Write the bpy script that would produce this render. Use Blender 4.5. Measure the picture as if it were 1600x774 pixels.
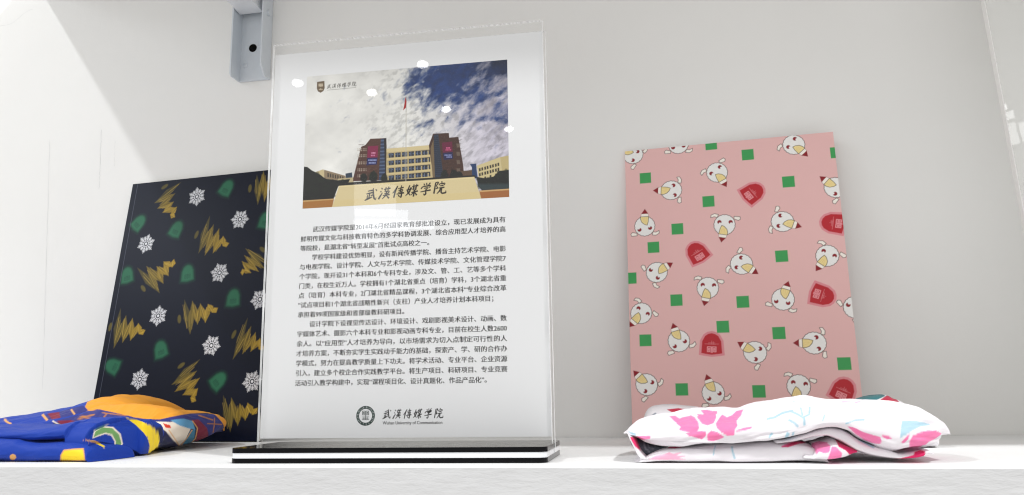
import bpy, math
import numpy as np

for _o in list(bpy.data.objects): bpy.data.objects.remove(_o, do_unlink=True)
SC = bpy.context.scene
COL = SC.collection
R = math.radians

# ---------------------------------------------------------------- camera (world: x along the shelf, y into it, z up, shelf top at z = 0)
CAM_Z = 0.0436855
right = np.array([0.980332, 0.1967695, -0.0151958]); down = np.array([-0.0505715, 0.176034, -0.9830842]); fwd = np.array([-0.190766, 0.9645174, 0.1825228])
cd = bpy.data.cameras.new('camera'); cam = bpy.data.objects.new('camera', cd); COL.objects.link(cam)
from mathutils import Matrix, Vector
M3 = Matrix((right, -down, -fwd)).transposed()
cam.matrix_world = Matrix.Translation((0, 0, CAM_Z)) @ M3.to_4x4()
cd.sensor_fit = 'HORIZONTAL'; cd.sensor_width = 36.0; cd.lens = 1253.2576/1600*36.0
cd.clip_start = 0.01; cd.clip_end = 100
SC.camera = cam

# ---------------------------------------------------------------- light of the hall: even bounce light, ceiling spots, two stronger lamps
W = bpy.data.worlds.new('World'); SC.world = W; W.use_nodes = True
W.node_tree.nodes['Background'].inputs[0].default_value = (1.0, 0.988, 0.965, 1)
W.node_tree.nodes['Background'].inputs[1].default_value = 0.79
SC.view_settings.view_transform = 'Standard'; SC.view_settings.look = 'None'
SC.view_settings.exposure = 0.0; SC.view_settings.gamma = 1.0
SC.cycles.max_bounces = 12; SC.cycles.transparent_max_bounces = 24; SC.cycles.diffuse_bounces = 4
SC.cycles.caustics_reflective = False; SC.cycles.caustics_refractive = False
SC.cycles.sample_clamp_indirect = 4.0
SC.cycles.filter_width = 1.15

def lamp(name, loc, target, power, radius, color=(1, 1, 1), shape='DISK', sy=None):
    l = bpy.data.lights.new(name, 'AREA'); l.shape = shape; l.size = 2*radius
    if sy: l.size_y = sy
    l.energy = power; l.color = color
    o = bpy.data.objects.new(name, l); COL.objects.link(o); o.location = loc
    o.rotation_euler = (Vector(target) - Vector(loc)).to_track_quat('-Z', 'Y').to_euler()
    return o
def lamp_dir(name, center, d, dist, power, radius, color=(1, 1, 1)):
    d = np.array(d, float); d /= np.linalg.norm(d); c = np.array(center)
    return lamp(name, tuple(c + d*dist), center, power, radius, color)
lamp_dir('spot_lamp', (-0.35, 0.6, 0.1), (-0.73, -0.42, 1.0), 3.6, 48, 0.055, (0.97, 0.985, 1.0))
lamp_dir('spot_lamp', (0.1, 0.6, 0.0), (0.40, -0.40, 1.0), 3.4, 66, 0.08, (0.98, 0.99, 1.0))
for p in ((-2.113, -3.598, 2.1), (-1.229, -3.451, 2.1), (-1.686, -3.849, 2.1), (-1.260, -4.257, 2.1), (-0.876, -4.776, 2.1)):
    lamp('ceiling_spot', p, (p[0]*0.8, p[1]+0.9, -0.25), 0.24, 0.035)
for p, e_, w_, h_ in (((-2.75, -7.5, 2.05), 2.2, 0.30, 0.24), ((-2.55, -7.45, 1.98), 1.6, 0.42, 0.10), ((-2.62, -6.85, 2.12), 1.5, 0.22, 0.34), ((-2.95, -7.6, 1.93), 1.0, 0.16, 0.30)):
    lamp('window_light', p, (-0.2, 0.57, 0.15), e_, w_, (0.93, 0.96, 1.0), 'RECTANGLE', h_)

for p, e_, w_, h_ in (((2.01, -3.07, 2.6), 0.060, 0.020, 0.035), ((2.075, -3.17, 2.6), 0.085, 0.028, 0.05), ((2.175, -3.40, 2.6), 0.170, 0.026, 0.14), ((2.235, -3.38, 2.6), 0.153, 0.024, 0.12), ((2.30, -3.36, 2.6), 0.136, 0.022, 0.12)):
    lamp('skylight_pane', p, (0.32, 0.79, 0.28), e_, w_, (1, 1, 1), 'RECTANGLE', h_)
lamp('window_light', (-4.2, -2.2, 2.15), (-0.6, 0.86, 0.25), 24.0, 0.55, (0.88, 0.94, 1.0), 'RECTANGLE', 0.8)

# ---------------------------------------------------------------- helpers
def lin(h):
    h = h.lstrip('#'); c = [int(h[i:i+2], 16)/255 for i in (0, 2, 4)]
    return tuple((x/12.92 if x <= 0.04045 else ((x+0.055)/1.055)**2.4) for x in c)

def mat(name, color=(0.8, 0.8, 0.8), rough=0.5, spec=0.5, attr=None, bump=None, metallic=0.0, vary=0.0, vary_scale=6.0, sheen=0.0, coat=0.0):
    m = bpy.data.materials.new(name); m.use_nodes = True; nt = m.node_tree; b = nt.nodes['Principled BSDF']
    b.inputs['Base Color'].default_value = (*color, 1); b.inputs['Roughness'].default_value = rough
    b.inputs['Specular IOR Level'].default_value = spec; b.inputs['Metallic'].default_value = metallic
    b.inputs['Sheen Weight'].default_value = sheen; b.inputs['Coat Weight'].default_value = coat; b.inputs['Coat Roughness'].default_value = 0.12
    tc = nt.nodes.new('ShaderNodeTexCoord'); src = None
    if attr:
        a = nt.nodes.new('ShaderNodeAttribute'); a.attribute_name = attr; src = a.outputs['Color']
    if vary:
        n = nt.nodes.new('ShaderNodeTexNoise'); n.inputs['Scale'].default_value = vary_scale; n.inputs['Detail'].default_value = 6
        nt.links.new(tc.outputs['Object'], n.inputs['Vector'])
        r = nt.nodes.new('ShaderNodeMapRange'); r.inputs['To Min'].default_value = 1-vary; r.inputs['To Max'].default_value = 1+vary*0.4
        r.inputs['From Min'].default_value = 0.3; r.inputs['From Max'].default_value = 0.7
        nt.links.new(n.outputs['Fac'], r.inputs['Value'])
        mx = nt.nodes.new('ShaderNodeMix'); mx.data_type = 'RGBA'; mx.blend_type = 'MULTIPLY'; mx.inputs['Factor'].default_value = 1
        mx.inputs['A'].default_value = (*color, 1)
        if src: nt.links.new(src, mx.inputs['A'])
        nt.links.new(r.outputs['Result'], mx.inputs['B']); src = mx.outputs['Result']
    if src: nt.links.new(src, b.inputs['Base Color'])
    if bump:
        scale, strength, dist, stretch = bump
        mp = nt.nodes.new('ShaderNodeMapping'); mp.inputs['Scale'].default_value = stretch
        n = nt.nodes.new('ShaderNodeTexNoise'); n.inputs['Scale'].default_value = scale; n.inputs['Detail'].default_value = 5; n.inputs['Roughness'].default_value = 0.6
        nt.links.new(tc.outputs['Object'], mp.inputs['Vector']); nt.links.new(mp.outputs['Vector'], n.inputs['Vector'])
        bp = nt.nodes.new('ShaderNodeBump'); bp.inputs['Strength'].default_value = strength; bp.inputs['Distance'].default_value = dist
        nt.links.new(n.outputs['Fac'], bp.inputs['Height']); nt.links.new(bp.outputs['Normal'], b.inputs['Normal'])
    return m

class MB:
    """collects polygons with material slots, then becomes one mesh object"""
    def __init__(s): s.v = []; s.f = []; s.m = []
    def add(s, vs, fs, mi=0):
        o = len(s.v); s.v += [tuple(map(float, p)) for p in vs]
        s.f += [tuple(i+o for i in f) for f in fs]; s.m += [mi]*len(fs)
    def box(s, x0, x1, y0, y1, z0, z1, mi=0, bev=0.0, side=None):
        """box with chamfered edges; side = material of the faces other than front (-y) and back"""
        sd = mi if side is None else side
        b = min(bev, (x1-x0)*.45, (y1-y0)*.45, (z1-z0)*.45)
        if b <= 0:
            v = [(x0,y0,z0),(x1,y0,z0),(x1,y1,z0),(x0,y1,z0),(x0,y0,z1),(x1,y0,z1),(x1,y1,z1),(x0,y1,z1)]
            s.add(v, [(0,1,5,4)], mi); s.add(v, [(2,3,7,6)], mi)
            s.add(v, [(3,2,1,0),(4,5,6,7),(1,2,6,5),(3,0,4,7)], sd); return
        import itertools
        idx = {}; v = []
        for c in itertools.product((0,1),(0,1),(0,1)):
            for ax in range(3):
                p = [(x0,x1)[c[0]], (y0,y1)[c[1]], (z0,z1)[c[2]]]
                for k in range(3):
                    if k != ax: p[k] += b if c[k] == 0 else -b
                idx[(c, ax)] = len(v); v.append(tuple(p))
        cen = np.array([(x0+x1)/2, (y0+y1)/2, (z0+z1)/2]); V = np.array(v)
        def emit(f, mm):
            q = V[list(f)]; n = np.cross(q[1]-q[0], q[2]-q[0])
            if np.dot(n, q.mean(0)-cen) < 0: f = f[::-1]
            s.add(v, [], mm); s_off = None
            faces.append((tuple(f), mm))
        faces = []; s_v0 = len(s.v)
        cs = list(itertools.product((0,1),(0,1),(0,1)))
        for ax in range(3):
            o = [k for k in range(3) if k != ax]
            for sd_ in (0,1):
                f = []
                for a, bb in ((0,0),(1,0),(1,1),(0,1)):
                    c = [0,0,0]; c[ax] = sd_; c[o[0]] = a; c[o[1]] = bb; f.append(idx[(tuple(c), ax)])
                faces.append((f, mi if ax == 1 else sd))
        for ax in range(3):
            o = [k for k in range(3) if k != ax]
            for a, bb in ((0,0),(0,1),(1,0),(1,1)):
                c0 = [0,0,0]; c1 = [0,0,0]; c1[ax] = 1
                for c in (c0, c1): c[o[0]] = a; c[o[1]] = bb
                c0 = tuple(c0); c1 = tuple(c1)
                faces.append(([idx[(c0,o[0])], idx[(c1,o[0])], idx[(c1,o[1])], idx[(c0,o[1])]], sd))
        for c in cs: faces.append(([idx[(c,0)], idx[(c,1)], idx[(c,2)]], sd))
        for f, mm in faces:
            q = V[list(f)]; n = np.cross(q[1]-q[0], q[2]-q[0])
            if np.dot(n, q.mean(0)-cen) < 0: f = f[::-1]
            s.f.append(tuple(i+s_v0 for i in f)); s.m.append(mm)
        s.v += v
    def prism(s, outline, z0, z1, mi=0):
        n = len(outline); v = [(x,y,z0) for x,y in outline] + [(x,y,z1) for x,y in outline]
        s.add(v, [tuple(range(n))[::-1], tuple(range(n, 2*n))] + [(i,(i+1)%n,(i+1)%n+n,i+n) for i in range(n)], mi)
    def tube(s, c0, c1, r, mi=0, n=24):
        c0 = np.array(c0, float); c1 = np.array(c1, float); d = (c1-c0)/np.linalg.norm(c1-c0)
        a = np.cross(d, [0,0,1.] if abs(d[2]) < .9 else [1.,0,0]); a /= np.linalg.norm(a); b = np.cross(d, a)
        ring = [a*math.cos(t)*r + b*math.sin(t)*r for t in np.linspace(0, 2*math.pi, n, endpoint=False)]
        v = [c0+p for p in ring] + [c1+p for p in ring]
        s.add(v, [tuple(range(n)), tuple(range(n, 2*n))[::-1]] + [(i, i+n, (i+1)%n+n, (i+1)%n) for i in range(n)], mi)
    def build(s, name, mats, parent=None, smooth=False, loc=None):
        me = bpy.data.meshes.new(name); me.from_pydata(s.v, [], s.f)
        for m in (mats if isinstance(mats, (list, tuple)) else [mats]): me.materials.append(m)
        me.polygons.foreach_set('material_index', s.m)
        if smooth: me.polygons.foreach_set('use_smooth', [True]*len(s.f))
        me.update()
        o = bpy.data.objects.new(name, me); COL.objects.link(o)
        if parent: o.parent = parent
        if loc: o.location = loc
        return o

def tag(o, label=None, cat=None, group=None, kind=None):
    if label: o['label'] = label
    if cat: o['category'] = cat
    if group: o['group'] = group
    if kind: o['kind'] = kind
    return o
def empty(name, loc=(0,0,0), rot=(0,0,0)):
    o = bpy.data.objects.new(name, None); COL.objects.link(o); o.empty_display_size = 0.02
    o.location = loc; o.rotation_euler = rot
    return o

def grid_mesh(name, P, C, m, parent=None, closed_v=False, caps=False, smooth=True):
    """dense grid of points (nu, nv, 3) with a printed colour per point"""
    return grids_mesh(name, [(P, C, closed_v, caps)], m, parent, smooth)
def grids_mesh(name, grids, m, parent=None, smooth=True, extra=None):
    Vs = []; Cs = []; Fs = []; off = 0; caps_f = []
    for P, C, closed, caps in grids:
        nu, nv, _ = P.shape
        if closed: P = P[:, :-1]; C = C[:, :-1]; nv -= 1
        I = np.arange(nu*nv).reshape(nu, nv) + off
        if closed: I2 = np.concatenate([I, I[:, :1]], 1)
        else: I2 = I
        Fs.append(np.stack([I2[:-1,:-1], I2[1:,:-1], I2[1:,1:], I2[:-1,1:]], -1).reshape(-1, 4))
        Vs.append(P.reshape(-1, 3)); Cs.append(C.reshape(-1, 3)); off += nu*nv
        if caps: caps_f += [list(I[0, ::4]), list(I[-1, ::4][::-1])]
    V = np.concatenate(Vs).astype(np.float32); F = np.concatenate(Fs).astype(np.int32); C = np.concatenate(Cs)
    me = bpy.data.meshes.new(name)
    nl = len(F)*4 + sum(map(len, caps_f))
    me.vertices.add(len(V)); me.vertices.foreach_set('co', V.ravel())
    me.loops.add(nl); me.polygons.add(len(F)+len(caps_f))
    lv = np.concatenate([F.ravel()] + [np.array(c, np.int32) for c in caps_f]) if caps_f else F.ravel()
    me.loops.foreach_set('vertex_index', lv.astype(np.int32))
    ls = list(range(0, len(F)*4, 4)); a = len(F)*4
    for c in caps_f: ls.append(a); a += len(c)
    me.polygons.foreach_set('loop_start', np.array(ls, np.int32))
    me.materials.append(m); me.update(calc_edges=True); me.validate()
    if smooth: me.polygons.foreach_set('use_smooth', np.ones(len(me.polygons), bool))
    at = me.color_attributes.new('print', 'FLOAT_COLOR', 'POINT')
    at.data.foreach_set('color', np.concatenate([C, np.ones((len(C), 1))], 1).astype(np.float32).ravel())
    o = bpy.data.objects.new(name, me); COL.objects.link(o)
    if parent: o.parent = parent
    return o

class Print:
    """flat printed artwork drawn in metres (u right, v up) onto a fine grid"""
    def __init__(s, w, h, step, base):
        s.w, s.h = w, h; s.nu = int(round(w/step))+1; s.nv = int(round(h/step))+1; s.st = step
        s.U, s.V = np.meshgrid(np.linspace(0, w, s.nu), np.linspace(0, h, s.nv), indexing='ij')
        s.C = np.empty((s.nu, s.nv, 3)); s.C[:] = base
    def _win(s, x0, x1, y0, y1, pad):
        i0 = max(0, int((x0-pad)/s.w*(s.nu-1))); i1 = min(s.nu, int((x1+pad)/s.w*(s.nu-1))+2)
        j0 = max(0, int((y0-pad)/s.h*(s.nv-1))); j1 = min(s.nv, int((y1+pad)/s.h*(s.nv-1))+2)
        return (slice(i0, i1), slice(j0, j1)) if i1 > i0 and j1 > j0 else None
    def _mix(s, w, a, col):
        s.C[w] = s.C[w]*(1-a[..., None]) + np.asarray(col)*a[..., None]
    @staticmethod
    def _segd(X, Y, a, b):
        dx, dy = b[0]-a[0], b[1]-a[1]; L = dx*dx+dy*dy
        t = np.clip(((X-a[0])*dx+(Y-a[1])*dy)/L, 0, 1) if L > 0 else 0
        return np.hypot(X-a[0]-t*dx, Y-a[1]-t*dy)
    def poly(s, pts, col, alpha=1.0, soft=None):
        soft = soft or s.st
        xs = [p[0] for p in pts]; ys = [p[1] for p in pts]
        w = s._win(min(xs), max(xs), min(ys), max(ys), soft)
        if w is None: return
        X, Y = s.U[w], s.V[w]; d = np.full(X.shape, 9.0)
        for i in range(len(pts)): d = np.minimum(d, s._segd(X, Y, pts[i-1], pts[i]))
        d = np.where(in_poly(X, Y, pts), d, -d)
        s._mix(w, np.clip(d/soft+.5, 0, 1)*alpha, col)
    def line(s, pts, width, col, alpha=1.0, closed=False, soft=None):
        soft = soft or s.st
        xs = [p[0] for p in pts]; ys = [p[1] for p in pts]
        w = s._win(min(xs), max(xs), min(ys), max(ys), width+soft)
        if w is None: return
        X, Y = s.U[w], s.V[w]; d = np.full(X.shape, 9.0)
        for i in range(0 if closed else 1, len(pts)): d = np.minimum(d, s._segd(X, Y, pts[i-1], pts[i]))
        a = np.clip((width/2-d)/soft+.5, 0, 1)*min(1, width/s.st)
        s._mix(w, a*alpha, col)
    def mesh(s, name, m, parent, off=0.0, corner=(0, 0), edge=None, extra=None):
        """grid in the local x-z plane, facing -y"""
        P = np.stack([s.U+corner[0], np.full_like(s.U, -off), s.V+corner[1]], -1)
        return grid_mesh(name, P, s.C, m, parent, smooth=False)

# ---------------------------------------------------------------- folded cloth
def interp_s(xs, ys, x):
    """smooth (PCHIP-like) interpolation"""
    xs = np.asarray(xs, float); ys = np.asarray(ys, float)
    h = np.diff(xs); dl = np.diff(ys) / h
    m = np.zeros_like(ys); m[0] = dl[0]; m[-1] = dl[-1]
    for i in range(1, len(xs) - 1):
        if dl[i-1] * dl[i] > 0:
            w1 = 2*h[i] + h[i-1]; w2 = h[i] + 2*h[i-1]
            m[i] = (w1 + w2) / (w1/dl[i-1] + w2/dl[i])
    k = np.clip(np.searchsorted(xs, x) - 1, 0, len(h) - 1)
    t = np.clip((x - xs[k]) / h[k], 0, 1)
    t2 = t*t; t3 = t2*t
    return (2*t3-3*t2+1)*ys[k] + (t3-2*t2+t)*h[k]*m[k] + (-2*t3+3*t2)*ys[k+1] + (t3-t2)*h[k]*m[k+1]

def vnoise(x, y, seed=0):
    xi = np.floor(x).astype(np.int64); yi = np.floor(y).astype(np.int64)
    fx = x - xi; fy = y - yi
    fx = fx*fx*(3-2*fx); fy = fy*fy*(3-2*fy)
    def hsh(a, b):
        n = (a*374761393 + b*668265263 + seed*974711) & 0x7fffffff
        n = ((n ^ (n >> 13)) * 1274126177) & 0x7fffffff
        return ((n ^ (n >> 16)) & 0xffff) / 65535.0
    a = hsh(xi, yi); b = hsh(xi+1, yi); c = hsh(xi, yi+1); d = hsh(xi+1, yi+1)
    return (a*(1-fx)+b*fx)*(1-fy) + (c*(1-fx)+d*fx)*fy

def roll_grid(r, step=0.0006):
    """one fold of cloth lying along x: tables of bottom, top, front and back -> grid of points (ns, nv, 3)"""
    x0 = max(r['lo'][0][0], r['hi'][0][0]); x1 = min(r['lo'][-1][0], r['hi'][-1][0])
    xf = np.linspace(x0, x1, 1500); ff = interp_s([p[0] for p in r['yf']], [p[1] for p in r['yf']], xf)
    al = np.concatenate([[0], np.cumsum(np.hypot(np.diff(xf), np.diff(ff)))])
    ns = max(8, int(al[-1]/step)); s = np.linspace(0, 1, ns); X = np.interp(s*al[-1], al, xf)
    T = lambda k: interp_s([p[0] for p in r[k]], [p[1] for p in r[k]], X)
    zl, zh, yf, yb = T('lo'), T('hi'), T('yf'), T('yb')
    zh = np.maximum(zh, zl + 0.0006)
    e = 2.0 / r.get('n', 2.4); el = 2.0 / r.get('nl', 5.0); cc = r.get('c', 0.36)
    tq = np.linspace(0, 1, 700)[:-1]; wq = tq**3.5/(tq**3.5+(1-tq)**3.5)
    ph = np.concatenate([(k+wq)*np.pi/2 for k in (-1, 0, 1, 2)] + [[1.5*np.pi]])
    ee = np.where(np.sin(ph) > 0, e, el)
    cy = -np.sign(np.cos(ph))*np.abs(np.cos(ph))**ee; cz = np.sign(np.sin(ph))*np.abs(np.sin(ph))**ee
    D = np.mean(yb-yf); Hh = np.mean(zh-zl)
    py = cy*D/2; pz = cz*Hh/2
    seg = np.hypot(np.diff(py), np.diff(pz)); mid = (py[1:]+py[:-1])/2 + D/2
    top = (pz[1:]+pz[:-1]) > 0
    dens = np.where((mid < 0.035), 1/step, np.where(top & (mid < D*0.6), 1/(2.5*step), 1/(7*step)))
    cum = np.concatenate([[0], np.cumsum(seg*dens)])
    nv = max(24, int(cum[-1])); v = np.linspace(0, 1, nv)
    pv = np.interp(v*cum[-1], cum, ph)
    ee = np.where(np.sin(pv) > 0, e, el)
    cy = -np.sign(np.cos(pv))*np.abs(np.cos(pv))**ee; cz = np.sign(np.sin(pv))*np.abs(np.sin(pv))**ee
    Y = ((yf+yb)/2)[:, None] + ((yb-yf)/2)[:, None]*cy[None]
    zc = (zl + (zh-zl)*cc)[:, None]
    Z = zc + np.where(cz[None] > 0, zh[:, None]-zc, zc-zl[:, None])*cz[None]
    XX = np.repeat(X[:, None], nv, 1)
    P = np.stack([XX, Y, Z], 2)
    # soft wrinkles along the fold, pushed out along the surface normal
    du = np.gradient(P, axis=0); dv = np.gradient(P, axis=1)
    N = np.cross(dv, du); N /= (np.linalg.norm(N, axis=2, keepdims=True) + 1e-12)
    sd = r.get('seed', 1); a = r.get('wr', 0.0009)
    q = np.interp(v*cum[-1], cum, np.concatenate([[0], np.cumsum(seg)]))[None]
    w = (vnoise(XX*38+q*25, q*150-XX*26, sd)-.5)*1.4 + (vnoise(XX*90, q*330+XX*45, sd+7)-.5)*.55 + (vnoise(XX*60+q*210, q*520-XX*130, sd+13)-.5)*.30
    env = np.minimum(1, np.minimum(s, 1-s)*12)[:, None]
    P = P + N*(w*a*env)[..., None]
    # rounded ends: rings that close in on the middle of the section
    def end(ring, sgn):
        c = ring.mean(0); o = []
        for t in (0.97, 0.9, 0.8, 0.66, 0.5, 0.33, 0.16, 0.02):
            q = c + (ring-c)*t; q[:, 0] += sgn*r.get('bul', 0.004)*np.sqrt(1-t*t); o.append(q)
        return np.array(o)
    P = np.concatenate([end(P[0], -1)[::-1], P, end(P[-1], 1)])
    P[..., 2] = np.maximum(P[..., 2], 0.0003)
    if r.get('ax') == 'y': P = np.stack([-P[..., 1], P[..., 0], P[..., 2]], 2)   # a fold running back along y, open side to the right
    return P

def in_poly(px, py, poly):
    c = np.zeros(px.shape, bool)
    n = len(poly)
    for i in range(n):
        x1, y1 = poly[i]; x2, y2 = poly[i-1]
        if y1 == y2: continue
        c ^= ((y1 > py) != (y2 > py)) & (px < (x2-x1)*(py-y1)/(y2-y1) + x1)
    return c

def paint_roll(P, base, prints, k):
    """printed pattern laid onto the fold along one slanting direction (k = dx/dy, dz/dy)"""
    A = P[..., 0] - k[0]*P[..., 1]; B = P[..., 2] - k[1]*P[..., 1]
    tot = np.zeros(P.shape)
    for da, db in ((-.2, -.1), (.1, -.2), (-.1, .2), (.2, .1)):
        a_ = A + da*.001; b_ = B + db*.001
        col = np.empty(P.shape); col[:] = base
        for poly, c in prints:
            xs = [p[0] for p in poly]; ys = [p[1] for p in poly]
            m = (a_ >= min(xs)) & (a_ <= max(xs)) & (b_ >= min(ys)) & (b_ <= max(ys))
            if not m.any(): continue
            q = in_poly(a_[m], b_[m], poly)
            sub = col[m]; sub[q] = c; col[m] = sub
        tot += col/4
    return tot

# ---------------------------------------------------------------- the room: wall, shelf, the shelf above
YF, YW = 0.5226, 0.8701
def wall_material():
    m = mat('white_wall_paint', (0.865, 0.86, 0.84), 0.6, 0.3, bump=(55, 0.10, 0.004, (1, 1, 0.5)), vary=0.03, vary_scale=5)
    return m
wall_m = wall_material()
shelf_m = mat('white_shelf_paint', (0.83, 0.83, 0.825), 0.5, 0.35, bump=(120, 0.12, 0.002, (0.5, 1, 1)), vary=0.03, vary_scale=14)
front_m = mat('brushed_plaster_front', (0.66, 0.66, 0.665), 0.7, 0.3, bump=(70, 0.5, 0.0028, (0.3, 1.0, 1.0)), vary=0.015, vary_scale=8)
crack_m = mat('crack_filler', (0.72, 0.72, 0.71), 0.8, 0.2)

b = MB(); b.box(-2.6, 2.6, YW, YW+0.10, -0.6, 2.6)
w = b.build('wall', wall_m); tag(w, 'white painted back wall with fine vertical cracks', 'wall', kind='structure')
def crack(pts, wd):
    """a hairline crack: a thin sliver of loose filler standing a hair proud of the wall paint"""
    c = MB(); p = np.array(pts); t = np.gradient(p, axis=0); n = np.stack([-t[:, 1], t[:, 0]], 1); n /= np.linalg.norm(n, axis=1, keepdims=True)
    k = len(p); ww = 0.7*wd*(0.35+0.65*np.abs(np.sin(np.linspace(0.4, 7, k)*2.1)))[:, None]; ww[0] = ww[-1] = 0.00005
    A = p+n*ww/2; B = p-n*ww/2
    v = [(x, YW-0.0001, z) for x, z in A] + [(x, YW-0.0001, z) for x, z in B]
    c.add(v, [(i, i+k, i+k+1, i+1) for i in range(k-1)])
    return c
rng = np.random.default_rng(4)
c = MB()
for a, bb, wd in (((-0.7875, 0.385), (-0.764, 0.06), 0.0009), ((-0.7115, 0.392), (-0.7075, 0.311), 0.0011), ((-0.690, 0.375), (-0.688, 0.34), 0.0006), ((-0.872, 0.44), (-0.845, 0.06), 0.0006)):
    t = np.linspace(0, 1, 40)[:, None]; p = np.array(a)*(1-t)+np.array(bb)*t; p[:, 0] += rng.normal(0, 0.00025, 40)
    q = crack(p, wd); c.add(q.v, q.f)
t = np.linspace(0, 1, 30)[:, None]; p = np.array((-0.90, 0.545))*(1-t)+np.array((-0.833, 0.572))*t; p[:, 1] += 0.003*np.sin(np.linspace(0, 9, 30))
q = crack(p, 0.0007); c.add(q.v, q.f)
ck = c.build('crack', crack_m, w)

b = MB(); b.box(-2.2, 2.2, YF, YW-0.001, -0.16, 0.0, 0, 0.0016)
# the front face carries the rough brushed plaster
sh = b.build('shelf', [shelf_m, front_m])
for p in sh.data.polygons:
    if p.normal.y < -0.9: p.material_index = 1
tag(sh, 'white painted shelf board with rough plastered front edge', 'shelf', kind='structure')

USX, USY, USZ = -0.829, 0.445, 0.606
b = MB(); b.box(USX, 2.2, USY, YW-0.001, USZ, USZ+0.03, 0, 0.0015)
us = b.build('upper_shelf', shelf_m); tag(us, 'white shelf board above, held by the grey bracket', 'shelf', kind='structure')

# bracket ---------------------------------------------------------------
steel = mat('grey_coated_steel', lin('#d2d8de'), 0.38, 0.5, vary=0.04, vary_scale=40)
dark = mat('dark_hole', (0.004, 0.004, 0.004), 0.9, 0.1)
br = empty('shelf_bracket', (-0.497, YW, 0.437)); tag(br, 'grey steel shelf bracket with round black hole, fixed to the white wall', 'bracket')
bx = lambda x: x+0.497
bz = lambda z: z-0.437
b = MB()
b.box(bx(-0.5185), bx(-0.4765), -0.0030, -0.0004, 0, 0.175, 0, 0.0004)               # back of the channel
v = [(-0.0215, 0.0, 0.0), (-0.0215, 0.0, 0.0)]
def flange(x0, x1, cut):
    ol = [(-0.0028, 0.0), (-0.0245+cut, 0.0), (-0.0245, cut*1.3), (-0.0245, 0.175), (-0.0028, 0.175)]
    n = len(ol); vs = [(x0, y, z) for y, z in ol] + [(x1, y, z) for y, z in ol]
    b.add(vs, [tuple(range(n)), tuple(range(n, 2*n))[::-1]] + [(i, i+n, (i+1) % n+n, (i+1) % n) for i in range(n)])
flange(bx(-0.5185), bx(-0.5167), 0.0025); flange(bx(-0.4783), bx(-0.4765), 0.010)
chn = b.build('channel', steel, br)
b = MB(); b.tube((bx(-0.5005), -0.0031, bz(0.4805)), (bx(-0.5005), -0.0036, bz(0.4805)), 0.0052, n=40); b.build('hole', dark, chn)
for x in (-0.5096, -0.4880):
    b = MB()
    for k in range(5):
        pass
    n = 24; rings = []
    for r_, y_ in ((0.0034, -0.0029), (0.0031, -0.0036), (0.0022, -0.0041), (0.0008, -0.0043)):
        rings.append([(bx(x)+r_*math.cos(a), y_, bz(0.458)+r_*math.sin(a)) for a in np.linspace(0, 2*math.pi, n, endpoint=False)])
    vs = sum(rings, []); fs = [(k*n+i, k*n+(i+1) % n, (k+1)*n+(i+1) % n, (k+1)*n+i) for k in range(3) for i in range(n)] + [tuple(range(3*n, 4*n))]
    b.add(vs, fs); b.build('rivet', steel, chn, smooth=True)
b = MB()
ol = [(-0.012, 0.523), (-0.36, 0.558), (-0.36, USZ-0.001), (-0.012, USZ-0.001)]
x0, x1 = bx(-0.5150), bx(-0.4840); n = 4
vs = [(x0, y, bz(z)) for y, z in ol] + [(x1, y, bz(z)) for y, z in ol]
b.add(vs, [tuple(range(n)), tuple(range(n, 2*n))[::-1]] + [(i, i+n, (i+1) % n+n, (i+1) % n) for i in range(n)])
b.build('arm', mat('pale_coated_steel', lin('#e2e5e8'), 0.4, 0.5), br)
b = MB(); b.tube((bx(-0.4766), -0.012, bz(0.5205)), (bx(-0.4738), -0.012, bz(0.5205)), 0.0036, n=20); b.build('bolt', steel, br, smooth=False)

# glossy board leaning at the far right ---------------------------------
def acrylic_material(rough=0.014, haze=0.0):
    m = bpy.data.materials.new('clear_acrylic'); m.use_nodes = True; nt = m.node_tree; nt.nodes.clear()
    out = nt.nodes.new('ShaderNodeOutputMaterial'); tr = nt.nodes.new('ShaderNodeBsdfTransparent'); gl = nt.nodes.new('ShaderNodeBsdfGlossy')
    tr.inputs[0].default_value = (0.992, 0.992, 0.99, 1); gl.inputs['Roughness'].default_value = rough
    fr = nt.nodes.new('ShaderNodeFresnel'); fr.inputs[0].default_value = 1.49
    geo = nt.nodes.new('ShaderNodeNewGeometry'); inv = nt.nodes.new('ShaderNodeMath'); inv.operation = 'SUBTRACT'; inv.inputs[0].default_value = 1.0
    mul = nt.nodes.new('ShaderNodeMath'); mul.operation = 'MULTIPLY'; mx = nt.nodes.new('ShaderNodeMixShader')
    nt.links.new(geo.outputs['Backfacing'], inv.inputs[1]); nt.links.new(fr.outputs[0], mul.inputs[0]); nt.links.new(inv.outputs[0], mul.inputs[1])
    nt.links.new(mul.outputs[0], mx.inputs[0]); nt.links.new(tr.outputs[0], mx.inputs[1]); nt.links.new(gl.outputs[0], mx.inputs[2])
    df = nt.nodes.new('ShaderNodeBsdfDiffuse'); df.inputs[0].default_value = (0.94, 0.94, 0.92, 1); hz = nt.nodes.new('ShaderNodeMixShader'); hz.inputs[0].default_value = haze
    nt.links.new(mx.outputs[0], hz.inputs[1]); nt.links.new(df.outputs[0], hz.inputs[2])
    nt.links.new(hz.outputs[0], out.inputs['Surface'])
    return m
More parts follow.
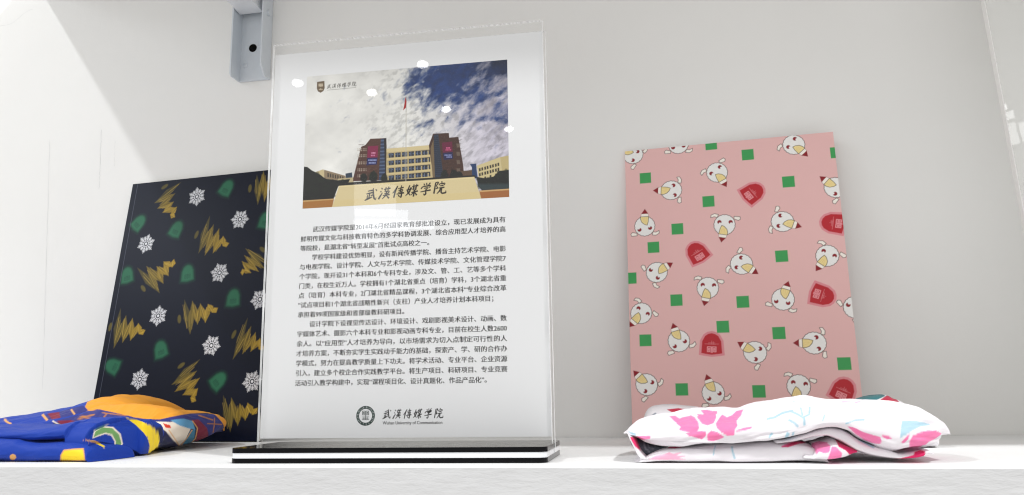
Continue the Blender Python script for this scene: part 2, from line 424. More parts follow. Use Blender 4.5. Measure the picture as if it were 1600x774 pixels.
def edge_material():
    m = bpy.data.materials.new('sawn_acrylic_edge'); m.use_nodes = True; nt = m.node_tree; b_ = nt.nodes['Principled BSDF']
    b_.inputs['Base Color'].default_value = (0.92, 0.93, 0.93, 1); b_.inputs['Roughness'].default_value = 0.25
    tr = nt.nodes.new('ShaderNodeBsdfTransparent'); mx = nt.nodes.new('ShaderNodeMixShader')
    tc = nt.nodes.new('ShaderNodeTexCoord'); mp = nt.nodes.new('ShaderNodeMapping'); mp.inputs['Scale'].default_value = (420, 30, 30)
    n = nt.nodes.new('ShaderNodeTexNoise'); n.inputs['Scale'].default_value = 1.0; n.inputs['Detail'].default_value = 4
    r = nt.nodes.new('ShaderNodeMapRange'); r.inputs['From Min'].default_value = .35; r.inputs['From Max'].default_value = .65; r.inputs['To Min'].default_value = .45; r.inputs['To Max'].default_value = 1.0
    nt.links.new(tc.outputs['Object'], mp.inputs[0]); nt.links.new(mp.outputs[0], n.inputs['Vector']); nt.links.new(n.outputs['Fac'], r.inputs['Value'])
    nt.links.new(r.outputs[0], mx.inputs[0]); nt.links.new(tr.outputs[0], mx.inputs[1])
    o_ = nt.nodes['Material Output']; nt.links.new(b_.outputs[0], mx.inputs[2]); nt.links.new(mx.outputs[0], o_.inputs['Surface'])
    bp = nt.nodes.new('ShaderNodeBump'); bp.inputs['Strength'].default_value = .6; bp.inputs['Distance'].default_value = .001
    nt.links.new(n.outputs['Fac'], bp.inputs['Height']); nt.links.new(bp.outputs[0], b_.inputs['Normal'])
    return m
gloss = acrylic_material(0.010, 0.30)
edge_w = mat('pale_board_edge', (0.90, 0.89, 0.87), 0.35, 0.5)
gb = empty('acrylic_board', (0.3161, 0.761, 0.0006), (-0.11, 0, 0)); tag(gb, 'clear glossy acrylic board leaning against the wall at the right end', 'board')
b = MB(); b.box(0, 0.42, 0, 0.0085, 0, 0.78, 0, 0.0006, side=1); b.build('panel', [gloss, edge_w], gb)

# ---------------------------------------------------------------- brush-written characters: strokes in a unit box
BRUSH = [
 [[(.12,.74,.05),(.58,.82,.09)],[(.02,.50,.06),(.30,.56,.09),(.72,.66,.07)],[(.33,.55,.07),(.30,.12,.09)],[(.45,.36,.06),(.62,.40,.08)],[(.14,.40,.06),(.13,.10,.07)],[(-.08,-.06,.05),(.20,.08,.11),(.60,.24,.06)],[(.62,1.0,.05),(.66,.55,.10),(.80,.12,.11),(.98,.0,.06),(.98,.22,.03)],[(.84,.90,.05),(.98,.78,.10)]],
 [[(.10,.92,.05),(.22,.80,.10)],[(.03,.62,.05),(.15,.56,.09)],[(-.05,-.06,.10),(.08,.20,.10),(.26,.50,.04)],[(.36,.78,.05),(.98,.88,.08)],[(.55,.98,.06),(.50,.66,.07)],[(.80,1.02,.06),(.74,.70,.07)],[(.44,.60,.06),(.90,.64,.08),(.82,.44,.07),(.44,.42,.05)],[(.32,.26,.05),(.98,.34,.09)],[(.66,.62,.08),(.60,.26,.08),(.30,-.04,.04)],[(.64,.28,.05),(.95,.02,.11)]],
 [[(.36,.96,.06),(.20,.62,.11),(-.05,.34,.04)],[(.20,.60,.10),(.12,-.04,.09)],[(.42,.74,.05),(.95,.84,.08)],[(.72,1.02,.06),(.66,.40,.08)],[(.48,.58,.06),(.90,.66,.08),(.82,.46,.07),(.48,.42,.05)],[(.34,.26,.05),(1.05,.38,.09)],[(.84,.46,.08),(.80,-.02,.10),(.62,.10,.04)],[(.50,.20,.05),(.60,.08,.10)]],
 [[(.22,.92,.07),(.06,.38,.10),(.38,.06,.07)],[(.38,.76,.08),(.26,.34,.10),(-.06,.02,.04)],[(-.06,.50,.05),(.46,.62,.08)],[(.46,.80,.06),(1.04,.90,.09)],[(.62,1.0,.06),(.58,.50,.09)],[(.88,1.02,.06),(.84,.52,.09)],[(.60,.66,.06),(.84,.70,.07)],[(.60,.50,.06),(.84,.54,.07)],[(.44,.30,.05),(1.06,.42,.09)],[(.74,.54,.09),(.70,-.06,.10)],[(.68,.32,.08),(.44,.06,.04)],[(.76,.34,.05),(1.0,.06,.11)]],
 [[(.26,.96,.05),(.36,.80,.10)],[(.52,1.02,.05),(.56,.84,.10)],[(.88,1.02,.08),(.70,.80,.04)],[(.06,.50,.08),(.18,.68,.06),(.94,.80,.09),(.84,.58,.05)],[(.34,.54,.05),(.74,.62,.09),(.50,.40,.06)],[(.50,.40,.08),(.58,.08,.10),(.44,-.04,.08),(.32,.10,.03)],[(.04,.24,.05),(1.0,.40,.09)]],
 [[(.10,.92,.08),(.06,-.02,.10)],[(.08,.92,.05),(.38,.96,.09),(.20,.66,.06),(.36,.46,.08),(.16,.38,.04)],[(.64,1.04,.05),(.72,.92,.11)],[(.44,.70,.06),(.50,.82,.06),(1.0,.86,.09),(.92,.70,.05)],[(.54,.64,.05),(.88,.68,.08)],[(.44,.46,.05),(1.0,.52,.08)],[(.64,.48,.08),(.58,.22,.09),(.34,-.04,.04)],[(.76,.50,.07),(.72,.10,.10),(.86,.0,.09),(1.20,.06,.09),(1.16,.26,.03)]],
]
def brush_polys(x, y, w, h, k, slant=0.16, fat=1.0):
    """tapered stroke outlines of character k in a w x h box with lower left corner x, y"""
    out = []
    for st in BRUSH[k]:
        p = np.array([(a+slant*(bb-.5), bb, c*fat) for a, bb, c in st]); n = 5
        tt = np.linspace(0, len(p)-1, (len(p)-1)*n+1); q = np.stack([np.interp(tt, range(len(p)), p[:, i]) for i in range(3)], 1)
        if len(p) > 2:
            r = q.copy()
            r[1:-1, :2] = (q[:-2, :2]+2*q[1:-1, :2]+q[2:, :2])/4; q = r
        t = np.gradient(q[:, :2], axis=0); nn = np.stack([-t[:, 1], t[:, 0]], 1); nn /= np.linalg.norm(nn, axis=1, keepdims=True)+1e-9
        wd = q[:, 2:3]*.72; A = q[:, :2]+nn*wd; B = q[:, :2]-nn*wd
        out.append([(x+a*w, y+bb*h) for a, bb in np.concatenate([A, B[::-1]])])
    return out
# the double-scroll mark of the emblems, as polylines in a -1..1 box
SCROLL = []
for sx in (-1, 1):
    SCROLL.append([(sx*.10, -.12), (sx*.10, .92), (sx*.78, .92), (sx*.78, .02), (sx*.34, .02), (sx*.34, .62), (sx*.56, .62), (sx*.56, .28)])
FOOT = [[(-.78, -.30), (.78, -.30)], [(-.40, -.30), (-.40, -.88)], [(.40, -.30), (.40, -.88)], [(0, -.12), (0, -.88)], [(-.72, -.58), (.72, -.58)], [(-.85, -.90), (.85, -.90)]]

# ---------------------------------------------------------------- notebooks
def place(pts, x, y, ang, s):
    ca, sa = math.cos(R(ang)), math.sin(R(ang))
    return [(x+(a*ca-bb*sa)*s, y+(a*sa+bb*ca)*s) for a, bb in pts]
def circle(cx, cy, r, n=24, ry=None):
    return [(cx+r*math.cos(t), cy+(ry or r)*math.sin(t)) for t in np.linspace(0, 2*math.pi, n, endpoint=False)]

SHIELD = [(1.12, 0), (1.04, .36), (.82, .68), (.30, .96), (-.45, 1.02), (-.92, 1.06), (-1.0, .62), (-1.08, 0), (-1.0, -.62), (-.92, -1.06), (-.45, -1.02), (.30, -.96), (.82, -.68), (1.04, -.36)]

def sheep(P, x, y, ang, s):
    wht, ink, red, yel, crm = lin('#f4f3f0'), lin('#4c4038'), lin('#8d1420'), lin('#f6df9c'), lin('#fdf6ec')
    T = lambda pts: place(pts, x, y, ang, s)
    for sg in (1, -1):
        ear = [(-.72, sg*.78), (-.62, sg*1.22), (-.80, sg*1.38), (-1.02, sg*1.30), (-.98, sg*.74)]
        if sg < 0: ear = [(-.62, sg*.80), (-.66, sg*1.10), (-.50, sg*1.40), (-.78, sg*1.42), (-.98, sg*1.12), (-.94, sg*.74)]
        P.poly(T(ear), crm); P.line(T(ear), .00056, ink, closed=True)
    body = []
    for k in range(72):
        t = 2*math.pi*k/72; r = 1.0+.045*abs(math.sin(t*9.5)); body.append((r*math.cos(t), .97*r*math.sin(t)))
    P.poly(T(body), wht); P.line(T(body), .00058, ink, closed=True)
    for sg, ex in ((1, -.36), (-1, -.20)):
        P.poly(T(circle(ex, sg*.52, .20)), red); P.poly(T(circle(ex+.15, sg*.52+.07, .11)), wht)
    ring = [(.95, .42), (1.30, .34), (1.34, 0), (1.30, -.32), (.95, -.40)]
    P.poly(T(ring), crm); P.line(T(ring), .00035, ink, closed=True)
    cone = [(1.0, .42), (.72, .42), (.42, .30), (.18, .02), (.10, -.24), (.45, -.34), (1.0, -.38)]
    P.poly(T(cone), yel); P.line(T(cone), .00058, ink, closed=True)
    for k in (-.2, 0, .2): P.line(T([(.92, k), (.40+abs(k)*.4, k*.55-.05)]), .0003, lin('#d9b968'))
    tip = [(1.30, .36), (1.82, 0), (1.30, -.34)]
    P.poly(T(tip), red)

def shield(P, x, y, ang, s, halo, fill, mark, soft=None, text=True):
    T = lambda pts: place(pts, x, y, ang, s)
    P.poly(T([(a*1.12, bb*1.12) for a, bb in SHIELD]), halo, .75, soft)
    P.poly(T([(a*.93, bb*.90) for a, bb in SHIELD]), fill, 1.0, soft)
    # the scroll mark in the lower half: u runs across, so turn it a quarter
    def Q(pl, cx, k): return T([(cx+bb*k, -a*k) for a, bb in pl])
    for pl in SCROLL: P.line(Q(pl, -.72, .50), s*.09, mark)
    if text:
        for pl in FOOT[2:]: P.line(Q(pl, .36, .40), s*.05, mark, .45)
        P.line(Q([(-.62, 0), (.62, 0)], .02, 1.0), s*.05, mark, .45)

SHEEP = [(0.0089, 0.3063, 142.0), (0.0587, 0.3136, 86.0), (0.1774, 0.3004, -49.0), (0.0977, 0.2765, -63.0), (0.0488, 0.2604, 176.0), (0.0192, 0.2217, 88.0), (0.1019, 0.2172, -103.0), (0.1595, 0.2163, -22.0), (0.2136, 0.249, 136.0), (0.1991, 0.1772, -129.0), (0.1162, 0.1736, -36.0), (0.0301, 0.1697, 29.0), (0.0813, 0.1502, -104.0), (0.1536, 0.1347, 70.0), (0.2198, 0.1237, 33.0), (0.0125, 0.1265, -133.0), (0.0497, 0.0961, 106.0), (0.1232, 0.0823, 146.0), (0.179, 0.0898, 178.0), (0.0157, 0.0526, 132.0), (0.0808, 0.043, 107.0), (0.1612, 0.0483, -108.0)]
GREEN = [[0.0216, 0.2771], [0.0933, 0.3094], [0.1304, 0.2938], [0.1688, 0.2594], [0.087, 0.2444], [0.0534, 0.2161], [0.0276, 0.1974], [0.1558, 0.1795], [0.2183, 0.2874], [0.0026, 0.1648], [0.0491, 0.1388], [0.1149, 0.1339], [0.0939, 0.1091], [0.016, 0.0979], [0.1471, 0.1008], [0.2043, 0.069], [0.0505, 0.0471], [0.1242, 0.044]]
RED = [(0.1327, 0.2503, 33), (0.0724, 0.1886, 119), (0.2077, 0.2111, 169), (0.082, 0.0918, 87), (0.1907, 0.1369, -21), (0.2009, 0.0437, 64)]
FLAKE = [[0.099, 0.2903], [0.1645, 0.2556], [0.0358, 0.2343], [0.1468, 0.1909], [0.0708, 0.1429], [0.1495, 0.1052], [0.0596, 0.0689], [0.2053, 0.1562], [0.2083, 0.0635]]
LEAF = [(0.1398, 0.2978, 63), (0.0194, 0.2626, 50), (0.0768, 0.2499, 67), (0.1998, 0.2517, 84), (0.0161, 0.1954, 102), (0.1027, 0.1928, 97), (0.1701, 0.1595, 92), (0.082, 0.1027, 110), (0.0184, 0.0851, 160), (0.1651, 0.0651, 44)]
GOLD = [(0.013, 0.1304, 0.0416, -6), (0.1092, 0.1386, 0.0415, 13), (0.1846, 0.1133, 0.0352, -20), (0.1171, 0.0761, 0.0384, -56), (0.1803, 0.0245, 0.0387, 14), (0.0497, 0.1824, 0.0408, 43), (0.1145, 0.2375, 0.0396, -16), (0.0522, 0.3004, 0.0382, -61), (0.1809, 0.2937, 0.0346, 3), (0.1951, 0.2096, 0.0278, -127)]

def notebook(name, label, org, yaw, lean, w, h, thick, Pr, cover_m, side_col, paper_m, step):
    root = empty(name, (org[0], org[1], org[2]+0.0012), (0, 0, 0))
    root.rotation_mode = 'QUATERNION'
    d = Vector((math.cos(yaw), -math.sin(yaw), 0)); n = Vector((math.sin(yaw), math.cos(yaw), 0))
    up = Vector((0, 0, 1))*math.cos(lean) + n*math.sin(lean); bk = up.cross(d)*-1
    bk = d.cross(up)*-1
    root.rotation_quaternion = Matrix((d, bk, up)).transposed().to_quaternion()
    tag(root, label, 'notebook')
    ct = 0.0007
    side = mat(name+'_cover_back', side_col, 0.4, 0.4)
    fc = Pr.mesh('front_cover', cover_m, root)
    b = MB(); b.box(0, w, 0.00004, ct, 0, h); bk_ = b.build('cover_board', side, fc)
    b = MB(); b.box(0, w, thick-ct, thick, 0, h, 0, 0.0002); b.build('back_cover', side, root)
    b = MB(); b.box(0, 0.0012, ct+.00005, thick-ct-.00005, 0, h, 0, 0.0003); b.build('spine', side, root)
    b = MB(); b.box(0.0014, w-0.0012, ct+.0001, thick-ct-.0001, 0.0006, h-0.0009)
    b.build('pages', paper_m, root)
    return root

paper = mat('page_paper', (0.80, 0.79, 0.76), 0.8, 0.2, bump=(900, 0.3, 0.0005, (1, 30, 1)))
PW, PH = 0.21698, 0.31096
pink = lin('#ecbebb')
Pr = Print(PW, PH, 0.0005, pink)
for x, y in GREEN: Pr.poly(place([(-1, -1), (1, -1), (1, 1), (-1, 1)], x, y, 0, 0.0061), lin('#3fa158'))
for x, y, a in RED: shield(Pr, x, y, a, 0.0107, lin('#e07b88'), lin('#bd202c'), lin('#ee9aa0'))
for x, y, a in SHEEP: sheep(Pr, x, y, a, 0.0108)
cover_pink = mat('pink_printed_cover', pink, 0.42, 0.4, attr='print', bump=(700, 0.05, 0.0004, (1, 1, 1)))
notebook('pink_notebook', 'pink notebook printed with white sheep heads and green squares, behind the white scarf',
         (-0.04447, 0.83021, 0.0), 0.07353, 0.11964, PW, PH, 0.008, Pr, cover_pink, pink, paper, 0.0005)

BW, BH = 0.22345, 0.31596
ink = lin('#131726')
Pr = Print(BW, BH, 0.0005, ink)
gold, gold2 = lin('#b3922f'), lin('#6d6230')
for x, y, L, a in GOLD:
    hw = 0.0215
    # zigzag of brush strokes, wide at the foot, narrow at the tip
    zz = []; N = 8; rr = np.random.default_rng(int(x*1e4))
    for k in range(N+1):
        t = k/N; ww = hw*(1-t)**.85*(1+.18*rr.normal()); zz.append((L*t*1.0, ww if k % 2 == 0 else -ww))
    zz[-1] = (L*1.02, 0)
    for k in range(N):
        p, q = np.array(zz[k]), np.array(zz[k+1]); t = k/N
        dd = (q-p)/np.linalg.norm(q-p); nn = np.array([-dd[1], dd[0]]); wd = L*.125*(1-.3*t)
        m_ = p*.5+q*.5
        quad = [tuple(p+dd*-.0015), tuple(m_+nn*wd), tuple(q+dd*.001), tuple(m_-nn*wd)]
        c_ = tuple(np.array(gold2)*(1-t)**1.2 + np.array(gold)*(1-(1-t)**1.2))
        Pr.poly(place(quad, x, y, a, 1), c_, .55+.42*t, .0012)
        for kk in range(5):   # dry bristle streaks
            o_ = nn*wd*(rr.random()-.5)*1.3
            s0 = p+(q-p)*rr.uniform(.05, .35)+o_; s1 = p+(q-p)*rr.uniform(.6, .95)+o_
            Pr.line(place([tuple(s0), tuple(s1)], x, y, a, 1), .0006, ink if kk < 2 else lin('#d0b056'), .35)
    tr = circle(-.0082, .001, .0024, 12, .0052)
    Pr.poly(place(tr, x, y, a, 1), gold2, .75, .0014)
for x, y, a in LEAF:
    T = lambda pts: place(pts, x, y, a, 0.0098)
    Pr.poly(T([(p*1.12, q*.98) for p, q in SHIELD]), lin('#1c4034'), .9, .005)
    Pr.poly(T([(p*.92, q*.80) for p, q in SHIELD]), lin('#2f6b4f'), .95, .003)
    for pl in SCROLL: Pr.line(T([(-.62+bb*.5, -aa*.5) for aa, bb in pl]), .0005, lin('#1f4a3c'), .8)
    for pl in FOOT[3:]: Pr.line(T([(.1+bb*.4, -aa*.5) for aa, bb in pl]), .0004, lin('#1f4a3c'), .7)
fw = lin('#e4e6ea')
for x, y in FLAKE:
    T = lambda pts: place(pts, x, y, 8+x*300, 0.0106)
    for k in range(12):
        c_, s_ = math.cos(k*math.pi/6), math.sin(k*math.pi/6); RT = lambda pts: T([(p*c_-q*s_, p*s_+q*c_) for p, q in pts])
        if k % 2 == 0:
            Pr.line(RT([(.32, 0), (1.15, 0)]), .00076, fw)
            for r0, l in ((.50, .22), (.68, .26), (.86, .18)):
                for sg in (1, -1): Pr.line(RT([(r0, 0), (r0+l*.8, sg*l*.75)]), .00072, fw)
        else:
            Pr.line(RT([(.32, 0), (.92, 0)]), .00072, fw)
            for r0, l in ((.55, .20), (.70, .20)):
                for sg in (1, -1): Pr.line(RT([(r0, 0), (r0+l*.7, sg*l*.7)]), .00072, fw)
    Pr.line(T(circle(0, 0, .33, 28)), .00085, fw, closed=True)
    Pr.poly(T(circle(0, 0, .16, 16)), fw)
    Pr.line(T(circle(0, 0, .52, 28)), .0005, fw, .6, closed=True)
Pr.line([(0.0075, 0.0), (0.0075, BH)], .0006, lin('#5a5f70'), .8)
Pr.line([(0.0082, 0.0), (0.0082, BH)], .0005, lin('#0c0d12'), .8)
cover_ink = mat('dark_printed_cover', ink, 0.30, 0.10, attr='print', bump=(500, 0.06, 0.0004, (1, 1, 1)))
notebook('dark_notebook', 'dark navy notebook printed with white snowflakes and gold brush trees, behind the blue scarf',
         (-0.66163, 0.82509, 0.0), 0.08601, 0.13675, BW, BH, 0.009, Pr, cover_ink, ink, paper, 0.0005)

# ---------------------------------------------------------------- the acrylic sign stand
SW, SH, SYAW = 0.2255, 0.3237, -0.028
sign = empty('sign_stand', (-0.31315, 0.57427, 0.0), (0, 0, 0.028))
tag(sign, 'clear acrylic sign stand with printed university sheet on a black and white base', 'sign')
Z0 = 0.0105
acr, acr_e = acrylic_material(), edge_material()
b = MB(); b.box(0, SW, 0, 0.0029, Z0-0.0066, Z0+SH, 0, 0.0003, side=1); b.build('front_plate', [acr, acr_e], sign)
b = MB(); b.box(0.0014, SW+0.0016, 0.0036, 0.0066, Z0-0.0066, Z0+SH-0.0075, 0, 0.0003, side=1); b.build('back_plate', [acr, acr_e], sign)
sheet_m = mat('white_print_paper', (0.84, 0.845, 0.86), 0.55, 0.3, vary=0.015, vary_scale=9)
b = MB(); b.box(0.0009, SW-0.0006, 0.0031, 0.0034, Z0+0.0045, Z0+0.3155); sheet = b.build('printed_sheet', sheet_m, sign)
black = mat('black_acrylic', (0.004, 0.004, 0.005), 0.07, 0.12, vary=0.0)
white = mat('white_acrylic', (0.86, 0.87, 0.90), 0.15, 0.5)
def rrect(x0, x1, y0, y1, r, n=8):
    o = []
    for cx, cy, a in ((x1-r, y0+r, -90), (x1-r, y1-r, 0), (x0+r, y1-r, 90), (x0+r, y0+r, 180)):
        o += [(cx+r*math.cos(R(a+90*k/n)), cy+r*math.sin(R(a+90*k/n))) for k in range(n+1)]
    return o
BX0, BX1, BY0, BY1 = -0.0006, SW+0.0010, -0.0395, 0.0425
for nm, z0, z1, mm, ins in (('base_foot', 0.0002, 0.0034, black, 0), ('base_core', 0.0034, 0.0071, white, 0.0003), ('base_top', 0.0071, 0.0105, black, 0)):
    b = MB(); b.prism(rrect(BX0+ins, BX1-ins, BY0+ins, BY1-ins, 0.006), z0+0.00002, z1-0.00002); b.build(nm, mm, sign)

SY = 0.0031-0.00006   # just in front of the sheet, behind the plate
INK = mat('black_printing_ink', (0.018, 0.018, 0.02), 0.6, 0.3)
def flat(name, polys, m, parent, y=SY):
    b = MB()
    for pl in polys: b.add([(u, y, Z0+v) for u, v in pl], [tuple(range(len(pl)))])
    return b.build(name, m, parent)
def text_mesh(body, size=1.0):
    c = bpy.data.curves.new('lettering', 'FONT'); c.body = body; c.size = size; c.resolution_u = 3
    o = bpy.data.objects.new('lettering', c); COL.objects.link(o)
    dg = bpy.context.evaluated_depsgraph_get(); dg.update()
    me = bpy.data.meshes.new_from_object(o.evaluated_get(dg))
    v = np.empty(len(me.vertices)*3); me.vertices.foreach_get('co', v); f = [tuple(p.vertices) for p in me.polygons]
    bpy.data.objects.remove(o, do_unlink=True); bpy.data.meshes.remove(me)
    return v.reshape(-1, 3), f
LINES = ['武汉传媒学院是2014年6月经国家教育部批准设立，现已发展成为具有', '鲜明传媒文化与科技教育特色的多学科协调发展、综合应用型人才培养的高', '等院校，是湖北省“转型发展”首批试点高校之一。',
 '学校学科建设优势明显，设有新闻传播学院、播音主持艺术学院、电影', '与电视学院、设计学院、人文与艺术学院、传媒技术学院、文化管理学院7', '个学院，现开设31个本科和6个专科专业，涉及文、管、工、艺等多个学科',
 '门类，在校生近万人。学校拥有1个湖北省重点（培育）学科，3个湖北省重', '点（培育）本科专业，2门湖北省精品课程，3个湖北省本科“专业综合改革', '”试点项目和1个湖北省战略性新兴（支柱）产业人才培养计划本科项目；', '承担着99项国家级和省部级教科研项目。',
 '设计学院下设视觉传达设计、环境设计、戏剧影视美术设计、动画、数', '字媒体艺术、摄影六个本科专业和影视动画专科专业，目前在校生人数2600', '余人。以“应用型”人才培养为导向，以市场需求为切入点制定可行性的人', '才培养方案，不断夯实学生实践动手能力的基础，探索产、学、研的合作办',
 '学模式，努力在提高教学质量上下功夫。将学术活动、专业平台、企业资源', '引入，建立多个校企合作实践教学平台。将生产项目、科研项目、专业竞赛', '活动引入教学构建中，实现“课程项目化、设计真题化、作品产品化”。']
FULL = {0, 1, 3, 4, 5, 6, 7, 10, 11, 12, 13, 14, 15}
b = MB(); em = 0.00496
for i, tx in enumerate(LINES):
    v, f = text_mesh(tx); u0 = 0.0284-0.0007*i/16; v0 = 0.1655-0.00749*i
    if i in (0, 3, 10): u0 += em*2
    sx = em
    if i in FULL: sx = (0.1931-u0)/v[:, 0].max()
    for dx, dy, dv in ((0, 0, 0), (.024, -.000012, 0), (.040, -.000024, 0)):    # a second and third pass of ink: bolder strokes
        b.add(np.stack([u0+(v[:, 0]+dx)*sx, np.full(len(v), SY+dy), Z0+v0+(v[:, 1]+dv-.377)*em*.99], 1), f)
b.build('body_text', INK, sheet)

polys = []
for k in range(6): polys += brush_polys(0.0990+k*0.00785, 0.0185, 0.0056, 0.0068, k, fat=.95)
tt = flat('brush_title', polys, INK, sheet)
v, f = text_mesh('Wuhan University of Communication'); sx = (0.1440-0.0983)/v[:, 0].max(); b = MB()

for dx, dy in ((0, 0), (.03, -.000012)): b.add(np.stack([0.0983+(v[:, 0]+dx)*sx, np.full(len(v), SY+dy), Z0+0.0141+v[:, 1]*sx*1.12], 1), f)
b.build('english_title', INK, sheet)

def ring_polys(cx, cy, r0, r1, n=48):
    a = np.linspace(0, 2*math.pi, n+1)
    return [[(cx+r0*math.cos(a[i]), cy+r0*math.sin(a[i])), (cx+r1*math.cos(a[i]), cy+r1*math.sin(a[i])), (cx+r1*math.cos(a[i+1]), cy+r1*math.sin(a[i+1])), (cx+r0*math.cos(a[i+1]), cy+r0*math.sin(a[i+1]))] for i in range(n)]
def line_polys(pl, w):
    out = []
    for p, q in zip(pl[:-1], pl[1:]):
        p, q = np.array(p), np.array(q); d = (q-p)/np.linalg.norm(q-p); n = np.array([-d[1], d[0]])*w/2; e = d*w/2
        out.append([tuple(p-e+n), tuple(p-e-n), tuple(q+e-n), tuple(q+e+n)])
    return out
EC = (0.0849, 0.0206)
polys = ring_polys(*EC, 0.0051, 0.0073)
EMK = mat('dark_green_ink', lin('#12302b'), 0.6, 0.3); PALE = mat('pale_ink', lin('#b9c0be'), 0.6, 0.3)
emb = flat('emblem', polys, EMK, sheet)
polys = []
for pl in SCROLL: polys += line_polys([(EC[0]+a*.0031, EC[1]+.0006+bb*.0031) for a, bb in pl], .00042)
for pl in FOOT: polys += line_polys([(EC[0]+a*.0031, EC[1]+.0002+bb*.0034) for a, bb in pl], .00036)
flat('scroll_mark', polys, EMK, emb)
polys = []
for k in range(34):
    a = 2*math.pi*k/34; c_, s_ = math.cos(a), math.sin(a)
    if 0.62 < k/34 < 0.88 and k % 2: continue
    polys += line_polys([(EC[0]+c_*.0058, EC[1]+s_*.0058), (EC[0]+c_*(.0063+.0003*(k % 3)), EC[1]+s_*(.0063+.0003*(k % 3)))], .00028 if k % 2 else .00045)
flat('ring_lettering', polys, PALE, emb, SY-0.00003)

# the printed photograph: a campus gate under a cloudy sky -----------------
PHW, PHH = 0.1672, 0.1114
Ph = Print(PHW, PHH, 0.0003, (0.6, 0.6, 0.6))
QUAD = np.array([(187.7, 232.2), (923, 183), (924, 680), (170, 713)], float)
def homog():
    src = QUAD; dst = np.array([(0, PHH), (PHW, PHH), (PHW, 0), (0, 0)]); A = []
    for (x, y), (u, v) in zip(src, dst):
        A.append([x, y, 1, 0, 0, 0, -u*x, -u*y]); A.append([0, 0, 0, x, y, 1, -v*x, -v*y])
    h = np.linalg.solve(np.array(A), dst.ravel()); return np.append(h, 1).reshape(3, 3)
HM = homog()
def q(*pts):
    o = []
    for x, y in pts:
        a = HM @ np.array([x, y, 1.0]); o.append((a[0]/a[2], a[1]/a[2]))
    return o
def fbm(x, y, n, seed):
    s_ = 0; a = .5; t = 0
    for k in range(n): s_ = s_ + a*vnoise(x*2**k, y*2**k, seed+k*17); t += a; a *= .55
    return s_/t
un, vn = Ph.U/PHW, Ph.V/PHH
ca, sa = math.cos(R(38)), math.sin(R(38)); wx, wy = (Ph.U*ca+Ph.V*sa)*105, (-Ph.U*sa+Ph.V*ca)*175
warp = fbm(Ph.U*90, Ph.V*90, 3, 5)*1.3
n1 = fbm(wx+warp, wy+warp, 6, 11); n2 = fbm(wx*1.9+3, wy*1.7-warp, 5, 71); n3 = fbm(Ph.U*45+9, Ph.V*60, 4, 31)
def sstep(a, b_, x):
    t = np.clip((x-a)/(b_-a), 0, 1); return t*t*(3-2*t)
n4 = fbm(wx*1.6+warp*.6, wy*2.2-warp*.4, 6, 131)
cloud = np.array(lin('#f6f6f2'))[None, None]*(0.86+0.26*(n3-.3))[..., None]
cloud = cloud*(1-.34*sstep(.55, 1.0, un)*sstep(.75, .2, n4))[..., None]
cloud = cloud*(1-np.array([.10, .13, 0.])*sstep(.5, .95, un)[..., None])
cloud = cloud*(1-.26*sstep(.45, .75, n2)*sstep(.10, .6, un))[..., None]
where = np.exp(-(((un-.70)/.20)**2+((vn-.90)/.20)**2)) + .75*np.exp(-(((un-1.0)/.12)**2+((vn-.98)/.16)**2)) + .42*sstep(.30, .7, un)*sstep(.3, .6, vn) + .35*np.exp(-(((un-1.0)/.14)**2+((vn-.62)/.12)**2))
bm = sstep(.44, .74, n1*.45+n4*.25+where*.34)
blue = np.array(lin('#2a4f86'))[None, None]*(1-.60*sstep(.75, 1.0, un)*sstep(.7, 1., vn))[..., None]*(0.6+.8*n2)[..., None]
Ph.C = cloud*(1-bm[..., None]) + blue*bm[..., None]
L_ = lin
def leafy(poly, col, seed):
    Ph.poly(q(*poly), col)
    rr = np.random.default_rng(seed); xs = [p[0] for p in poly]; ys = [p[1] for p in poly]
    for _ in range(90):
        x, y = rr.uniform(min(xs), max(xs)), rr.uniform(min(ys), max(ys))
        if in_poly(np.array([x]), np.array([y]), poly)[0]: Ph.poly(q(*circle(x, y, rr.uniform(3, 8), 7)), L_('#2c3a24') if rr.random() < .4 else L_('#0d130f'), .5)
Ph.poly(q((215, 582), (247, 571), (262, 600), (230, 602)), L_('#d6c9a4'))
Ph.poly(q((250, 573), (328, 596), (330, 612), (250, 612)), L_('#a5957d'))
for x in range(262, 322, 9): Ph.poly(q((x, 584+(x-262)*.24), (x+5, 586+(x-262)*.24), (x+5, 600+(x-262)*.2), (x, 599+(x-262)*.2)), L_('#5b5248'))
Ph.poly(q((328, 588), (352, 584), (354, 606), (330, 608)), L_('#3d5266'))
Ph.poly(q((300, 606), (358, 602), (358, 622), (300, 626)), L_('#c9bd9c'))
leafy([(165, 560), (188, 562), (205, 575), (232, 588), (255, 606), (300, 612), (345, 608), (338, 622), (305, 625), (282, 684), (165, 692)], L_('#161d17'), 3)
# tower on the left
Ph.poly(q((356, 606), (386, 492), (402, 485), (420, 463), (479, 461), (482, 614), (356, 616)), L_('#6b4a3d'))
rr = np.random.default_rng(8)
for _ in range(140):
    x, y = rr.uniform(372, 452), rr.uniform(480, 605); Ph.poly(q((x, y), (x+9, y), (x+9, y+1.6), (x, y+1.6)), L_('#4b332b') if rr.random() < .6 else L_('#86655a'), .5)
for y0 in (497, 519, 545, 570, 592):
    for x0 in (396, 386, 378, 372):
        if x0 > 360+ (600-y0)*.1: 
            for dx, dy in ((0, 0), (6, 0), (0, 6), (6, 6)): Ph.poly(q((x0+dx, y0+dy), (x0+dx+3.5, y0+dy), (x0+dx+3.5, y0+dy+4), (x0+dx, y0+dy+4)), L_('#c9bfb2'), .55)
Ph.poly(q((459, 464), (478, 461), (474, 613), (450, 614)), L_('#4a5a78'))
for k in range(22): Ph.poly(q((458-k*.35, 470+k*6.4), (476-k*.1, 469+k*6.4), (476-k*.1, 471+k*6.4), (458-k*.35, 472+k*6.4)), L_('#28314a') if k % 2 else L_('#8fa0ba'), .7)
